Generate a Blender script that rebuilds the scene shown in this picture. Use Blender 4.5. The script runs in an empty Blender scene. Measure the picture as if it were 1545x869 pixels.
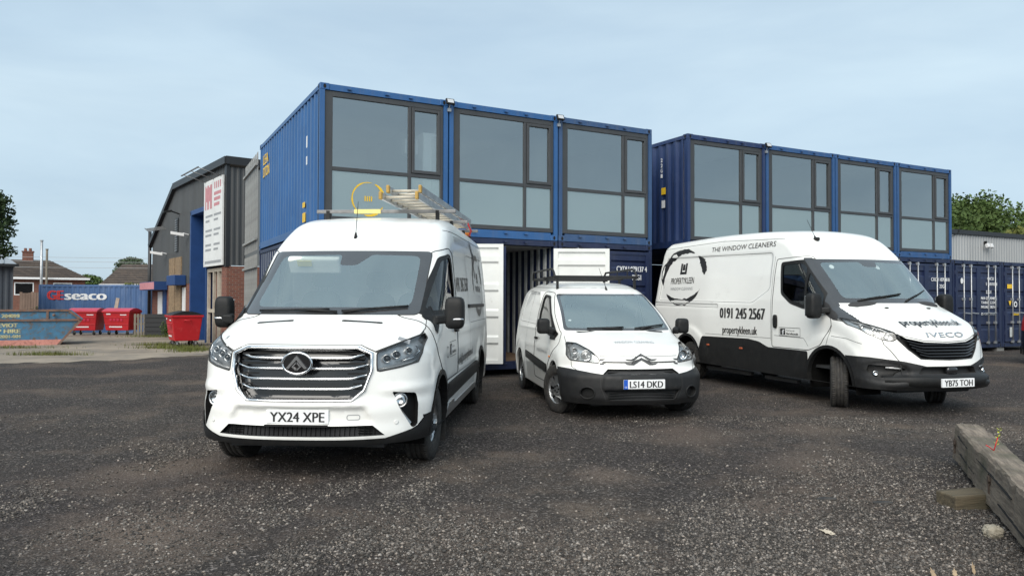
import bpy, bmesh, math, random
import numpy as np
from mathutils import Vector, Matrix
from mathutils.bvhtree import BVHTree
random.seed(7); np.random.seed(7)
R = math.radians
SC = bpy.context.scene
COL = SC.collection
PI = math.pi

# ------------------------------------------------------------------ camera, sky, sun, exposure
cam_d = bpy.data.cameras.new('camera'); cam = bpy.data.objects.new('camera', cam_d); COL.objects.link(cam)
cam_d.sensor_width = 36.0; cam_d.lens = 36.0 * 1108 / 1545; cam_d.clip_end = 3000; cam_d.clip_start = .05
cam.matrix_world = Matrix.Translation((0, 0, 1.48)) @ Matrix.Rotation(PI/2 + .0173, 4, 'X') @ Matrix.Rotation(.0031, 4, 'Z')
SC.camera = cam
SUN_EL, SUN_AZ = R(40), R(198)         # azimuth clockwise from +Y: behind the camera, a little to its left
world = bpy.data.worlds.new('World'); SC.world = world; world.use_nodes = True
nt = world.node_tree; nt.nodes.clear()
out = nt.nodes.new('ShaderNodeOutputWorld'); bg = nt.nodes.new('ShaderNodeBackground')
sky = nt.nodes.new('ShaderNodeTexSky'); sky.sky_type = 'NISHITA'; sky.sun_disc = False
sky.sun_elevation = SUN_EL; sky.sun_rotation = SUN_AZ; sky.air_density = 1.0; sky.dust_density = 4.0; sky.ozone_density = 1.6
# thin high overcast: a pale cloud veil mixed over the clear sky, evenly in all directions
tc = nt.nodes.new('ShaderNodeTexCoord'); mp = nt.nodes.new('ShaderNodeMapping'); mp.inputs['Scale'].default_value = (1, 1, 4.0)
nz = nt.nodes.new('ShaderNodeTexNoise'); nz.inputs['Scale'].default_value = 1.6; nz.inputs['Detail'].default_value = 5; nz.inputs['Roughness'].default_value = .52
rmp = nt.nodes.new('ShaderNodeMapRange'); rmp.inputs['From Min'].default_value = .3; rmp.inputs['From Max'].default_value = .75
rmp.inputs['To Min'].default_value = .70; rmp.inputs['To Max'].default_value = .95
mx = nt.nodes.new('ShaderNodeMix'); mx.data_type = 'RGBA'; mx.inputs['B'].default_value = (4.85, 6.2, 7.25, 1)
L = nt.links.new
L(tc.outputs['Generated'], mp.inputs['Vector']); L(mp.outputs[0], nz.inputs['Vector']); L(nz.outputs['Fac'], rmp.inputs['Value'])
nz2 = nt.nodes.new('ShaderNodeTexNoise'); nz2.inputs['Scale'].default_value = 2.6; nz2.inputs['Detail'].default_value = 6; nz2.inputs['Roughness'].default_value = .55; nz2.inputs['Distortion'].default_value = .4; L(mp.outputs[0], nz2.inputs['Vector'])
cr = nt.nodes.new('ShaderNodeValToRGB'); cr.color_ramp.elements[0].position = .32; cr.color_ramp.elements[1].position = .70; cr.color_ramp.elements[0].color = (.93, .945, .96, 1); cr.color_ramp.elements[1].color = (1.10, 1.075, 1.04, 1); L(nz2.outputs['Fac'], cr.inputs[0])
vm = nt.nodes.new('ShaderNodeMix'); vm.data_type = 'RGBA'; vm.blend_type = 'MULTIPLY'; vm.inputs['Factor'].default_value = 1; L(mx.outputs['Result'], vm.inputs['A']); L(cr.outputs[0], vm.inputs['B'])
L(rmp.outputs[0], mx.inputs['Factor']); L(sky.outputs[0], mx.inputs['A']); L(vm.outputs['Result'], bg.inputs['Color'])
L(bg.outputs[0], out.inputs['Surface']); bg.inputs['Strength'].default_value = .105
sun_d = bpy.data.lights.new('sun', 'SUN'); sun_d.energy = 3.0; sun_d.angle = R(55); sun_d.color = (1, .95, .87)
sun = bpy.data.objects.new('sun', sun_d); COL.objects.link(sun)
sdir = Vector((math.sin(SUN_AZ)*math.cos(SUN_EL), math.cos(SUN_AZ)*math.cos(SUN_EL), math.sin(SUN_EL)))
sun.rotation_euler = (-sdir).to_track_quat('-Z', 'Y').to_euler(); sun.location = (0, 0, 30)
SC.view_settings.view_transform = 'Standard'; SC.view_settings.look = 'None'; SC.view_settings.gamma = 1
SC.view_settings.use_curve_mapping = False; SC.view_settings.exposure = .32
SC.render.engine = 'CYCLES'
SC.cycles.use_denoising = True; SC.cycles.max_bounces = 8; SC.cycles.transparent_max_bounces = 16

# ------------------------------------------------------------------ materials
def pm(name, col, rough=.5, metal=0, var=.12, scale=2.0, bump=0, bscale=30, coat=0, spec=.5, col2=None, thr=(.45, .65), stretch=None, rvar=0, rust=0, streak=0):
    """procedural Principled: base colour broken up by two noises, optional second colour in patches, optional bump"""
    m = bpy.data.materials.new(name); m.use_nodes = True; t = m.node_tree; b = t.nodes['Principled BSDF']; N = t.nodes.new; K = t.links.new
    c = N('ShaderNodeTexCoord'); src = c.outputs['Object']
    if stretch:
        mpn = N('ShaderNodeMapping'); mpn.inputs['Scale'].default_value = stretch; K(src, mpn.inputs[0]); src = mpn.outputs[0]
    n1 = N('ShaderNodeTexNoise'); n1.inputs['Scale'].default_value = scale; n1.inputs['Detail'].default_value = 6; n1.inputs['Roughness'].default_value = .62; K(src, n1.inputs['Vector'])
    r = N('ShaderNodeValToRGB'); r.color_ramp.elements[0].position = .3; r.color_ramp.elements[1].position = .72
    lo = [max(0, x*(1-var)) for x in col]; hi = [min(1, x*(1+var)) for x in col]
    r.color_ramp.elements[0].color = (*lo, 1); r.color_ramp.elements[1].color = (*hi, 1); K(n1.outputs['Fac'], r.inputs[0]); o = r.outputs[0]
    if col2:
        n2 = N('ShaderNodeTexNoise'); n2.inputs['Scale'].default_value = scale*2.3; n2.inputs['Detail'].default_value = 8; n2.inputs['Roughness'].default_value = .7; K(src, n2.inputs['Vector'])
        mr = N('ShaderNodeMapRange'); mr.inputs['From Min'].default_value = thr[0]; mr.inputs['From Max'].default_value = thr[1]; K(n2.outputs['Fac'], mr.inputs['Value'])
        q = N('ShaderNodeMix'); q.data_type = 'RGBA'; q.inputs['B'].default_value = (*col2, 1); K(o, q.inputs['A']); K(mr.outputs[0], q.inputs['Factor']); o = q.outputs['Result']
    if streak:                                                   # faint vertical run-off streaks
        ms = N('ShaderNodeMapping'); ms.inputs['Scale'].default_value = (9, 9, .5); K(c.outputs['Object'], ms.inputs[0]); n3 = N('ShaderNodeTexNoise'); n3.inputs['Scale'].default_value = 1.0; n3.inputs['Detail'].default_value = 7; n3.inputs['Roughness'].default_value = .7; K(ms.outputs[0], n3.inputs['Vector'])
        mr = N('ShaderNodeMapRange'); mr.inputs['From Min'].default_value = .5; mr.inputs['From Max'].default_value = .8; mr.inputs['To Max'].default_value = streak; K(n3.outputs['Fac'], mr.inputs['Value'])
        q = N('ShaderNodeMix'); q.data_type = 'RGBA'; q.inputs['B'].default_value = (.16, .15, .14, 1); K(o, q.inputs['A']); K(mr.outputs[0], q.inputs['Factor']); o = q.outputs['Result']
    if rust:                                                     # small rust blooms and chips
        n4 = N('ShaderNodeTexNoise'); n4.inputs['Scale'].default_value = 5.5; n4.inputs['Detail'].default_value = 10; n4.inputs['Roughness'].default_value = .75; K(c.outputs['Object'], n4.inputs['Vector'])
        mr = N('ShaderNodeMapRange'); mr.inputs['From Min'].default_value = rust; mr.inputs['From Max'].default_value = rust+.05; K(n4.outputs['Fac'], mr.inputs['Value'])
        q = N('ShaderNodeMix'); q.data_type = 'RGBA'; q.inputs['B'].default_value = (.13, .055, .03, 1); K(o, q.inputs['A']); K(mr.outputs[0], q.inputs['Factor']); o = q.outputs['Result']
    K(o, b.inputs['Base Color']); b.inputs['Roughness'].default_value = rough; b.inputs['Metallic'].default_value = metal
    if rvar:
        mr = N('ShaderNodeMapRange'); mr.inputs['To Min'].default_value = rough-rvar; mr.inputs['To Max'].default_value = rough+rvar; K(n1.outputs['Fac'], mr.inputs['Value']); K(mr.outputs[0], b.inputs['Roughness'])
    b.inputs['Coat Weight'].default_value = coat; b.inputs['Coat Roughness'].default_value = .06; b.inputs['Specular IOR Level'].default_value = spec
    if bump:
        nb = N('ShaderNodeTexNoise'); nb.inputs['Scale'].default_value = bscale; nb.inputs['Detail'].default_value = 5; K(src, nb.inputs['Vector'])
        bu = N('ShaderNodeBump'); bu.inputs['Strength'].default_value = bump; bu.inputs['Distance'].default_value = .01; K(nb.outputs['Fac'], bu.inputs['Height']); K(bu.outputs[0], b.inputs['Normal'])
    return m
def glass(name, tint=(.8, .85, .85), base=0.0, ior=1.5, rough=.01, refl=(1, 1, 1), ripple=0, film=None):
    m = bpy.data.materials.new(name); m.use_nodes = True; t = m.node_tree; t.nodes.clear(); N = t.nodes.new; K = t.links.new
    o = N('ShaderNodeOutputMaterial'); mxs = N('ShaderNodeMixShader'); tr = N('ShaderNodeBsdfTransparent'); gl = N('ShaderNodeBsdfGlossy'); fr = N('ShaderNodeFresnel')
    tr.inputs[0].default_value = (*tint, 1); gl.inputs['Color'].default_value = (*refl, 1); gl.inputs['Roughness'].default_value = rough; fr.inputs['IOR'].default_value = ior
    a = N('ShaderNodeMapRange'); a.inputs['To Min'].default_value = base; K(fr.outputs[0], a.inputs['Value']); K(a.outputs[0], mxs.inputs[0])
    if ripple:
        c = N('ShaderNodeTexCoord'); nb = N('ShaderNodeTexNoise'); nb.inputs['Scale'].default_value = 1.3; nb.inputs['Detail'].default_value = 1; K(c.outputs['Object'], nb.inputs['Vector'])
        bu = N('ShaderNodeBump'); bu.inputs['Strength'].default_value = ripple; bu.inputs['Distance'].default_value = .02; K(nb.outputs['Fac'], bu.inputs['Height']); K(bu.outputs[0], gl.inputs['Normal'])
    if film:
        df = N('ShaderNodeBsdfDiffuse'); df.inputs[0].default_value = (*film[1], 1); m2 = N('ShaderNodeMixShader'); m2.inputs[0].default_value = film[0]; K(tr.outputs[0], m2.inputs[1]); K(df.outputs[0], m2.inputs[2]); tr = m2
    K(tr.outputs[0], mxs.inputs[1]); K(gl.outputs[0], mxs.inputs[2]); K(mxs.outputs[0], o.inputs[0]); return m

M = {}
M['paint'] = pm('white_paint', (.82, .82, .79), .27, 0, .025, 1.5, coat=.45, col2=(.66, .655, .63), thr=(.57, .84))
M['plastic'] = pm('black_plastic', (.012, .0125, .013), .55, 0, .25, 5, bump=.15, bscale=300, spec=.28, col2=(.022, .021, .02), thr=(.5, .75))
M['plastic_grey'] = pm('grey_plastic', (.016, .0165, .0175), .52, 0, .2, 5, bump=.12, bscale=250, spec=.3, col2=(.028, .027, .026), thr=(.5, .75))
M['gloss_black'] = pm('gloss_black', (.012, .012, .013), .12, 0, .1, 4, coat=.5)
M['frit'] = pm('windscreen_frit', (.045, .046, .048), .10, 0, .1, 4, coat=1.0)
M['rubber'] = pm('rubber', (.024, .023, .022), .8, 0, .3, 8, col2=(.07, .063, .055), thr=(.45, .75))
M['seam'] = pm('seam_dark', (.03, .03, .03), .8, 0, .1)
M['chrome'] = pm('chrome', (.78, .79, .80), .16, 1, .05, 3)
M['satin'] = pm('satin_metal', (.55, .56, .57), .35, 1, .12, 6)
M['silver'] = pm('silver_wheel', (.50, .51, .52), .32, .85, .1, 6)
M['alu'] = pm('aluminium', (.52, .53, .54), .42, .9, .2, 9, rvar=.12)
M['glass'] = glass('car_glass', (.93, .97, .95), .42, 1.52, .01, (.90, .97, .93))
M['glass_dark'] = glass('tinted_glass', (.34, .38, .37), .03, 1.5)
M['lens'] = glass('clear_lens', (.93, .94, .94), .02, 1.45)
M['office_glass'] = glass('coated_window_glass', (.72, .78, .77), .30, 1.5, .015, (.88, .95, .97), ripple=.06)
M['lamp_white'] = pm('lamp_white', (.6, .6, .6), .2, .3, .05)
M['amber'] = pm('amber_plastic', (.75, .22, .02), .3, 0, .1)
M['dirty_orange'] = pm('orange_lens', (.35, .08, .03), .3, 0, .1)
M['red_lamp'] = pm('red_lens', (.5, .02, .02), .2, 0, .1)
M['seat_cloth'] = pm('seat_cloth', (.085, .088, .092), .9, 0, .2, 12)
M['interior'] = pm('interior_dark', (.035, .036, .038), .8, 0, .2, 6)
M['well'] = pm('wheel_well_black', (.006, .006, .006), .95, 0, .2, spec=.1)
M['interior_grey'] = pm('interior_grey', (.80, .81, .79), .8, 0, .12, 3)
M['paper'] = pm('paper', (.78, .8, .82), .7, 0, .05)
M['paper_blue'] = pm('paper_blue', (.25, .5, .7), .7, 0, .1, 20, col2=(.8, .8, .8), thr=(.45, .5))
M['yellow'] = pm('yellow_sticker', (.8, .66, .03), .5, 0, .06)
M['print_black'] = pm('print_black', (.015, .015, .016), .45, 0, .1)
M['print_grey'] = pm('print_grey', (.28, .29, .30), .5, 0, .1)
M['print_white'] = pm('print_white', (.72, .73, .74), .6, 0, .08, 9)
M['print_red'] = pm('print_red', (.55, .04, .04), .6, 0, .12, 9)
M['plate_white'] = pm('plate_white', (.78, .79, .80), .3, 0, .03)
M['plate_blue'] = pm('plate_blue', (.02, .10, .50), .3, 0, .05)
M['tape'] = pm('yellow_tape', (.75, .62, .22), .6, 0, .15, 9)

# ------------------------------------------------------------------ mesh helpers
def tag(o, label=None, cat=None, group=None, kind=None):
    if label: o['label'] = label
    if cat: o['category'] = cat
    if group: o['group'] = group
    if kind: o['kind'] = kind
    return o
def empty(name, loc=(0, 0, 0), rz=0, label=None, cat=None, group=None, parent=None):
    o = bpy.data.objects.new(name, None); COL.objects.link(o); o.location = loc; o.rotation_euler = (0, 0, rz); o.empty_display_size = .2
    if parent: o.parent = parent
    return tag(o, label, cat, group)
def link(name, me, mats, parent=None, smooth=False, bevel=0, seg=2):
    o = bpy.data.objects.new(name, me); COL.objects.link(o)
    for m in (mats if isinstance(mats, (list, tuple)) else [mats]): me.materials.append(M[m] if isinstance(m, str) else m)
    if parent: o.parent = parent
    if smooth: me.polygons.foreach_set('use_smooth', [True]*len(me.polygons))
    if bevel:
        b = o.modifiers.new('bevel', 'BEVEL'); b.width = bevel; b.segments = seg; b.limit_method = 'ANGLE'; b.angle_limit = R(40)
    return o
class MB:
    def __init__(s): s.v = []; s.f = []; s.mi = []; s.cur = 0
    def add(s, vs, fs):
        n = len(s.v); s.v += [tuple(v) for v in vs]; s.f += [tuple(i+n for i in f) for f in fs]; s.mi += [s.cur]*len(fs); return s
    def box(s, a, b):
        x0, y0, z0 = a; x1, y1, z1 = b
        return s.add([(x0,y0,z0),(x1,y0,z0),(x1,y1,z0),(x0,y1,z0),(x0,y0,z1),(x1,y0,z1),(x1,y1,z1),(x0,y1,z1)],
                     [(0,3,2,1),(4,5,6,7),(0,1,5,4),(1,2,6,5),(2,3,7,6),(3,0,4,7)])
    def obox(s, c, a, b, d):
        c, a, b, d = map(Vector, (c, a, b, d)); v = [c+a*i+b*j+d*k for k in (-1, 1) for i, j in ((-1,-1),(1,-1),(1,1),(-1,1))]
        return s.add(v, [(0,3,2,1),(4,5,6,7),(0,1,5,4),(1,2,6,5),(2,3,7,6),(3,0,4,7)])
    def beam(s, p, q, w, h, up=(0, 0, 1)):
        p, q = Vector(p), Vector(q); t = (q-p); l = t.length; t /= l; up = Vector(up); side = t.cross(up)
        if side.length < 1e-4: side = t.cross(Vector((1, 0, 0)))
        side.normalize(); up = side.cross(t)
        return s.obox((p+q)/2, t*l/2, side*w/2, up*h/2)
    def tube(s, pts, r, n=8, cap=True):
        pts = [Vector(p) for p in pts]; k = len(pts); rs = r if isinstance(r, (list, tuple)) else [r]*k
        base = len(s.v); vs = []; fs = []; prev = None
        for i, p in enumerate(pts):
            t = (pts[min(i+1, k-1)]-pts[max(i-1, 0)]).normalized()
            a = t.orthogonal().normalized() if prev is None else (prev - t*prev.dot(t)).normalized()
            prev = a; b = t.cross(a)
            for j in range(n): vs.append(p+(a*math.cos(2*PI*j/n)+b*math.sin(2*PI*j/n))*rs[i])
        for i in range(k-1):
            for j in range(n): fs.append((i*n+j, i*n+(j+1) % n, (i+1)*n+(j+1) % n, (i+1)*n+j))
        if cap: fs.append(tuple(range(n-1, -1, -1))); fs.append(tuple((k-1)*n+j for j in range(n)))
        return s.add(vs, fs)
    def prism(s, poly, a, b, plane='xz'):
        """extrude a 2D polygon between a and b along the missing axis"""
        def P(u, w, d): return {'xz': (u, d, w), 'yz': (d, u, w), 'xy': (u, w, d)}[plane]
        n = len(poly); vs = [P(u, w, a) for u, w in poly]+[P(u, w, b) for u, w in poly]
        fs = [tuple(range(n-1, -1, -1)), tuple(range(n, 2*n))]+[(i, (i+1) % n, n+(i+1) % n, n+i) for i in range(n)]
        return s.add(vs, fs)
    def lathe(s, prof, c=(0, 0, 0), ax=(0, 1, 0), n=32, close=False):
        """prof: (radius, distance along axis)"""
        c, ax = Vector(c), Vector(ax).normalized(); a = ax.orthogonal().normalized(); b = ax.cross(a); k = len(prof)
        vs = [c+ax*t+(a*math.cos(2*PI*j/n)+b*math.sin(2*PI*j/n))*r for r, t in prof for j in range(n)]
        fs = [(i*n+j, i*n+(j+1) % n, ((i+1) % k)*n+(j+1) % n, ((i+1) % k)*n+j) for i in range(k if close else k-1) for j in range(n)]
        return s.add(vs, fs)
    def disc(s, c, ax, r, n=20, r2=None):
        c, ax = Vector(c), Vector(ax).normalized(); a = Vector((0, 0, 1)) if abs(ax.z) < .9 else Vector((1, 0, 0)); a = (a-ax*a.dot(ax)).normalized(); b = a.cross(ax)
        return s.add([c+a*math.cos(2*PI*j/n)*r+b*math.sin(2*PI*j/n)*(r2 or r) for j in range(n)], [tuple(range(n))])
    def sbox(s, c, h, e=4, n=8, rot=None):
        """superellipsoid block (softly rounded)"""
        vs = []; fs = []; key = {}
        def vid(p):
            k = tuple(round(x, 6) for x in p)
            if k not in key:
                q = Vector(p); l = (abs(q.x)**e+abs(q.y)**e+abs(q.z)**e)**(1/e); q /= l
                q = Vector((q.x*h[0], q.y*h[1], q.z*h[2]))
                if rot: q = rot @ q
                key[k] = len(vs); vs.append(q+Vector(c))
            return key[k]
        for ax in range(3):
            for sg in (-1, 1):
                for i in range(n):
                    for j in range(n):
                        q = []
                        for di, dj in ((0, 0), (1, 0), (1, 1), (0, 1)):
                            u = math.tan((-1+2*(i+di)/n)*PI/4); w = math.tan((-1+2*(j+dj)/n)*PI/4); p = [0, 0, 0]; p[ax] = sg; p[(ax+1) % 3] = u; p[(ax+2) % 3] = w; q.append(vid(p))
                        fs.append(tuple(q if sg > 0 else q[::-1]))
        return s.add(vs, fs)
    def build(s, name, mats, parent=None, smooth=False, bevel=0, seg=2):
        me = bpy.data.meshes.new(name); me.from_pydata(s.v, [], s.f); o = link(name, me, mats, parent, smooth, bevel, seg)
        if any(s.mi): me.polygons.foreach_set('material_index', s.mi)
        me.update(); return o
_txt = {}
def text2d(t, res=3):
    """filled glyph mesh of a string with the built-in font: verts (u,v) and faces, normalised to cap height 1 and to x from 0 to width"""
    if t in _txt: return _txt[t]
    cu = bpy.data.curves.new('t', 'FONT'); cu.body = t; cu.resolution_u = res; cu.dimensions = '2D'; cu.fill_mode = 'FRONT'; cu.size = 1
    o = bpy.data.objects.new('t', cu); COL.objects.link(o); bpy.context.view_layer.update()
    me = o.evaluated_get(bpy.context.evaluated_depsgraph_get()).to_mesh()
    v = np.array([p.co[:2] for p in me.vertices]); f = [tuple(p.vertices) for p in me.polygons]
    bpy.data.objects.remove(o); bpy.data.curves.remove(cu)
    v[:, 0] -= v[:, 0].min(); v /= .70
    _txt[t] = (v, f, v[:, 0].max()); return _txt[t]
def put_text(mb, t, fn, u0, v0, height, width=None, bold=0, shear=0):
    """lay a string: fn(u,v)->3D point. bold>0 thickens by overlaying shifted copies slightly proud of each other"""
    v, f, w = text2d(t); k = (width/w) if width else height
    for i, d in enumerate(([0] if not bold else [-bold, bold])):
        mb.add([fn(u0+x*k+d+shear*y*height, v0+y*height, i*.0006) for x, y in v], f)
def rpoly(pts, r=.05, n=4):
    """polygon with rounded corners; pts (u,v) or (u,v,r)"""
    o = []; k = len(pts)
    for i in range(k):
        p = np.array(pts[i][:2], float); a = np.array(pts[i-1][:2], float); b = np.array(pts[(i+1) % k][:2], float); rr = pts[i][2] if len(pts[i]) > 2 else r
        da, db = a-p, b-p; la, lb = np.hypot(*da), np.hypot(*db); c = min(rr, la*.45, lb*.45)
        if c < 1e-3: o.append(tuple(p)); continue
        s, e = p+da/la*c, p+db/lb*c
        for j in range(n+1):
            t = j/n; o.append(tuple(s*(1-t)**2+2*p*t*(1-t)+e*t*t))
    return o
def in_poly(P, x, y):
    c = False; n = len(P); j = n-1
    for i in range(n):
        if (P[i][1] > y) != (P[j][1] > y) and x < (P[j][0]-P[i][0])*(y-P[i][1])/(P[j][1]-P[i][1])+P[i][0]: c = not c
        j = i
    return c
def sdf_poly(P, X, Z):
    P = np.asarray(P, float); d = np.full(X.shape, 1e9); ins = np.zeros(X.shape, bool); n = len(P)
    for i in range(n):
        a, b = P[i-1], P[i]; e = b-a; L2 = e@e+1e-12
        t = np.clip(((X-a[0])*e[0]+(Z-a[1])*e[1])/L2, 0, 1); d = np.minimum(d, (X-a[0]-t*e[0])**2+(Z-a[1]-t*e[1])**2)
        c = (a[1] > Z) != (b[1] > Z)
        if abs(e[1]) > 1e-12: ins ^= c & (X < e[0]*(Z-a[1])/e[1]+a[0])
    d = np.sqrt(d); return np.where(ins, -d, d)
def sstep(a, b, x): t = np.clip((x-a)/(b-a), 0, 1); return t*t*(3-2*t)
def spline(pts, n=10):
    """Catmull-Rom through points (open)"""
    P = [np.array(p, float) for p in pts]; o = []
    for i in range(len(P)-1):
        a, b, c, d = P[max(i-1, 0)], P[i], P[i+1], P[min(i+2, len(P)-1)]
        for j in range(n):
            t = j/n; o.append(tuple(.5*((2*b)+(-a+c)*t+(2*a-5*b+4*c-d)*t*t+(-a+3*b-3*c+d)*t**3)))
    o.append(tuple(P[-1])); return o
# ------------------------------------------------------------------ vehicle shells: an implicit body meshed, then cut into panels
class Fld:
    def __init__(s, fn, lo, hi, h):
        s.lo = lo; s.h = h; x = np.arange(lo[0], hi[0]+h, h); z = np.arange(lo[1], hi[1]+h, h); X, Z = np.meshgrid(x, z, indexing='ij'); s.a = fn(X, Z).astype(np.float32)
    def __call__(s, x, z):
        u = np.clip((x-s.lo[0])/s.h, 0, s.a.shape[0]-1.001); v = np.clip((z-s.lo[1])/s.h, 0, s.a.shape[1]-1.001)
        i = u.astype(int); j = v.astype(int); u = u-i; v = v-j; a = s.a
        return (a[i, j]*(1-u)+a[i+1, j]*u)*(1-v)+(a[i, j+1]*(1-u)+a[i+1, j+1]*u)*v
def surface_nets(F, lo, hi, h):
    n = [int(math.ceil((hi[i]-lo[i])/h))+1 for i in range(3)]; ax = [lo[i]+h*np.arange(n[i]) for i in range(3)]
    V = np.empty(n, np.float32)
    for i in range(0, n[0], 16):
        X, Y, Z = np.meshgrid(ax[0][i:i+16], ax[1], ax[2], indexing='ij'); V[i:i+16] = F(X, Y, Z)
    s = V < 0; c = np.zeros([k-1 for k in n], int); off = [(a, b, d) for a in (0, 1) for b in (0, 1) for d in (0, 1)]
    sl = lambda A, o: A[o[0]:A.shape[0]-1+o[0], o[1]:A.shape[1]-1+o[1], o[2]:A.shape[2]-1+o[2]]
    for o in off: c += sl(s, o)
    act = (c > 0) & (c < 8); ids = np.full(c.shape, -1); I = np.argwhere(act); ids[act] = np.arange(len(I))
    cv = np.stack([sl(V, o)[act] for o in off], 1).astype(float); acc = np.zeros((len(I), 3)); cnt = np.zeros(len(I)); O = np.array(off, float)
    for a in range(8):
        for b in range(a+1, 8):
            if np.abs(O[a]-O[b]).sum() != 1: continue
            m = (cv[:, a] < 0) != (cv[:, b] < 0); t = np.where(m, cv[:, a]/np.where(m, cv[:, a]-cv[:, b], 1), 0)
            acc += m[:, None]*(O[a]+(O[b]-O[a])*t[:, None]); cnt += m
    P = np.array(lo)+h*(I+acc/cnt[:, None])
    Q = []
    for d in range(3):
        e, f = (d+1) % 3, (d+2) % 3
        A = np.take(s, range(n[d]-1), d); B = np.take(s, range(1, n[d]), d); E = np.argwhere(A != B)
        E = E[(E[:, e] > 0) & (E[:, f] > 0) & (E[:, e] < n[e]-1) & (E[:, f] < n[f]-1)]
        def cell(de, df): q = E.copy(); q[:, e] -= de; q[:, f] -= df; return ids[q[:, 0], q[:, 1], q[:, 2]]
        q = np.stack([cell(1, 1), cell(0, 1), cell(0, 0), cell(1, 0)], 1); fl = ~A[tuple(E.T)]; q[fl] = q[fl][:, ::-1]; Q.append(q)
    Q = np.concatenate(Q)
    for _ in range(5):
        x, y, z = P.T; e = .004; f0 = F(x, y, z); g = np.stack([F(x+e, y, z)-F(x-e, y, z), F(x, y+e, z)-F(x, y-e, z), F(x, y, z+e)-F(x, y, z-e)], 1)/(2*e)
        st = -f0[:, None]*g/(np.sum(g*g, 1)+1e-6)[:, None]; P = P+np.clip(st, -h, h)*.9
    return P, Q
class Patch:
    """a piece cut out of a shell"""
    def __init__(s, bm): s.bm = bm; bm.normal_update()
    def offset(s, d):
        s.bm.normal_update()
        for v, n in [(v, v.normal.copy()) for v in s.bm.verts]: v.co += n*d
        return s
    def recess(s, vec, mb=None, back=True, scale=1.0):
        """walls from the border inwards by vec, closed by a shifted copy of the patch"""
        mb = mb or MB(); vec = Vector(vec); c = sum((v.co for v in s.bm.verts), Vector())/max(1, len(s.bm.verts))
        sh = lambda p: c+(p-c)*scale+vec
        for e in s.bm.edges:
            if len(e.link_faces) == 1:
                a, b = [l.vert.co for l in (e.link_loops[0], e.link_loops[0].link_loop_next)]
                mb.add([a, b, sh(b), sh(a)], [(0, 3, 2, 1)])
        if back:
            s.bm.verts.index_update(); mb.add([sh(v.co) for v in s.bm.verts], [tuple(v.index for v in f.verts) for f in s.bm.faces])
        return mb
    def border(s, r, mb=None, off=0):
        """a bead along the border"""
        mb = mb or MB()
        es = [e for e in s.bm.edges if len(e.link_faces) == 1]; nxt = {}
        for e in es: l = e.link_loops[0]; nxt[l.vert] = l.link_loop_next.vert
        while nxt:
            st = next(iter(nxt)); lp = [st]; cur = nxt.pop(st)
            while cur in nxt and cur is not st: lp.append(cur); cur = nxt.pop(cur)
            P = [v.co+v.normal*off for v in lp]; Q = [P[0]]
            for p in P[1:]:
                if (p-Q[-1]).length > .012: Q.append(p)
            if len(Q) > 3: mb.tube(Q+[Q[0]], r, 5, False)
        return mb
    def build(s, name, mat, parent, smooth=True):
        me = bpy.data.meshes.new(name); s.bm.to_mesh(me); return link(name, me, mat, parent, smooth)
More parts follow.
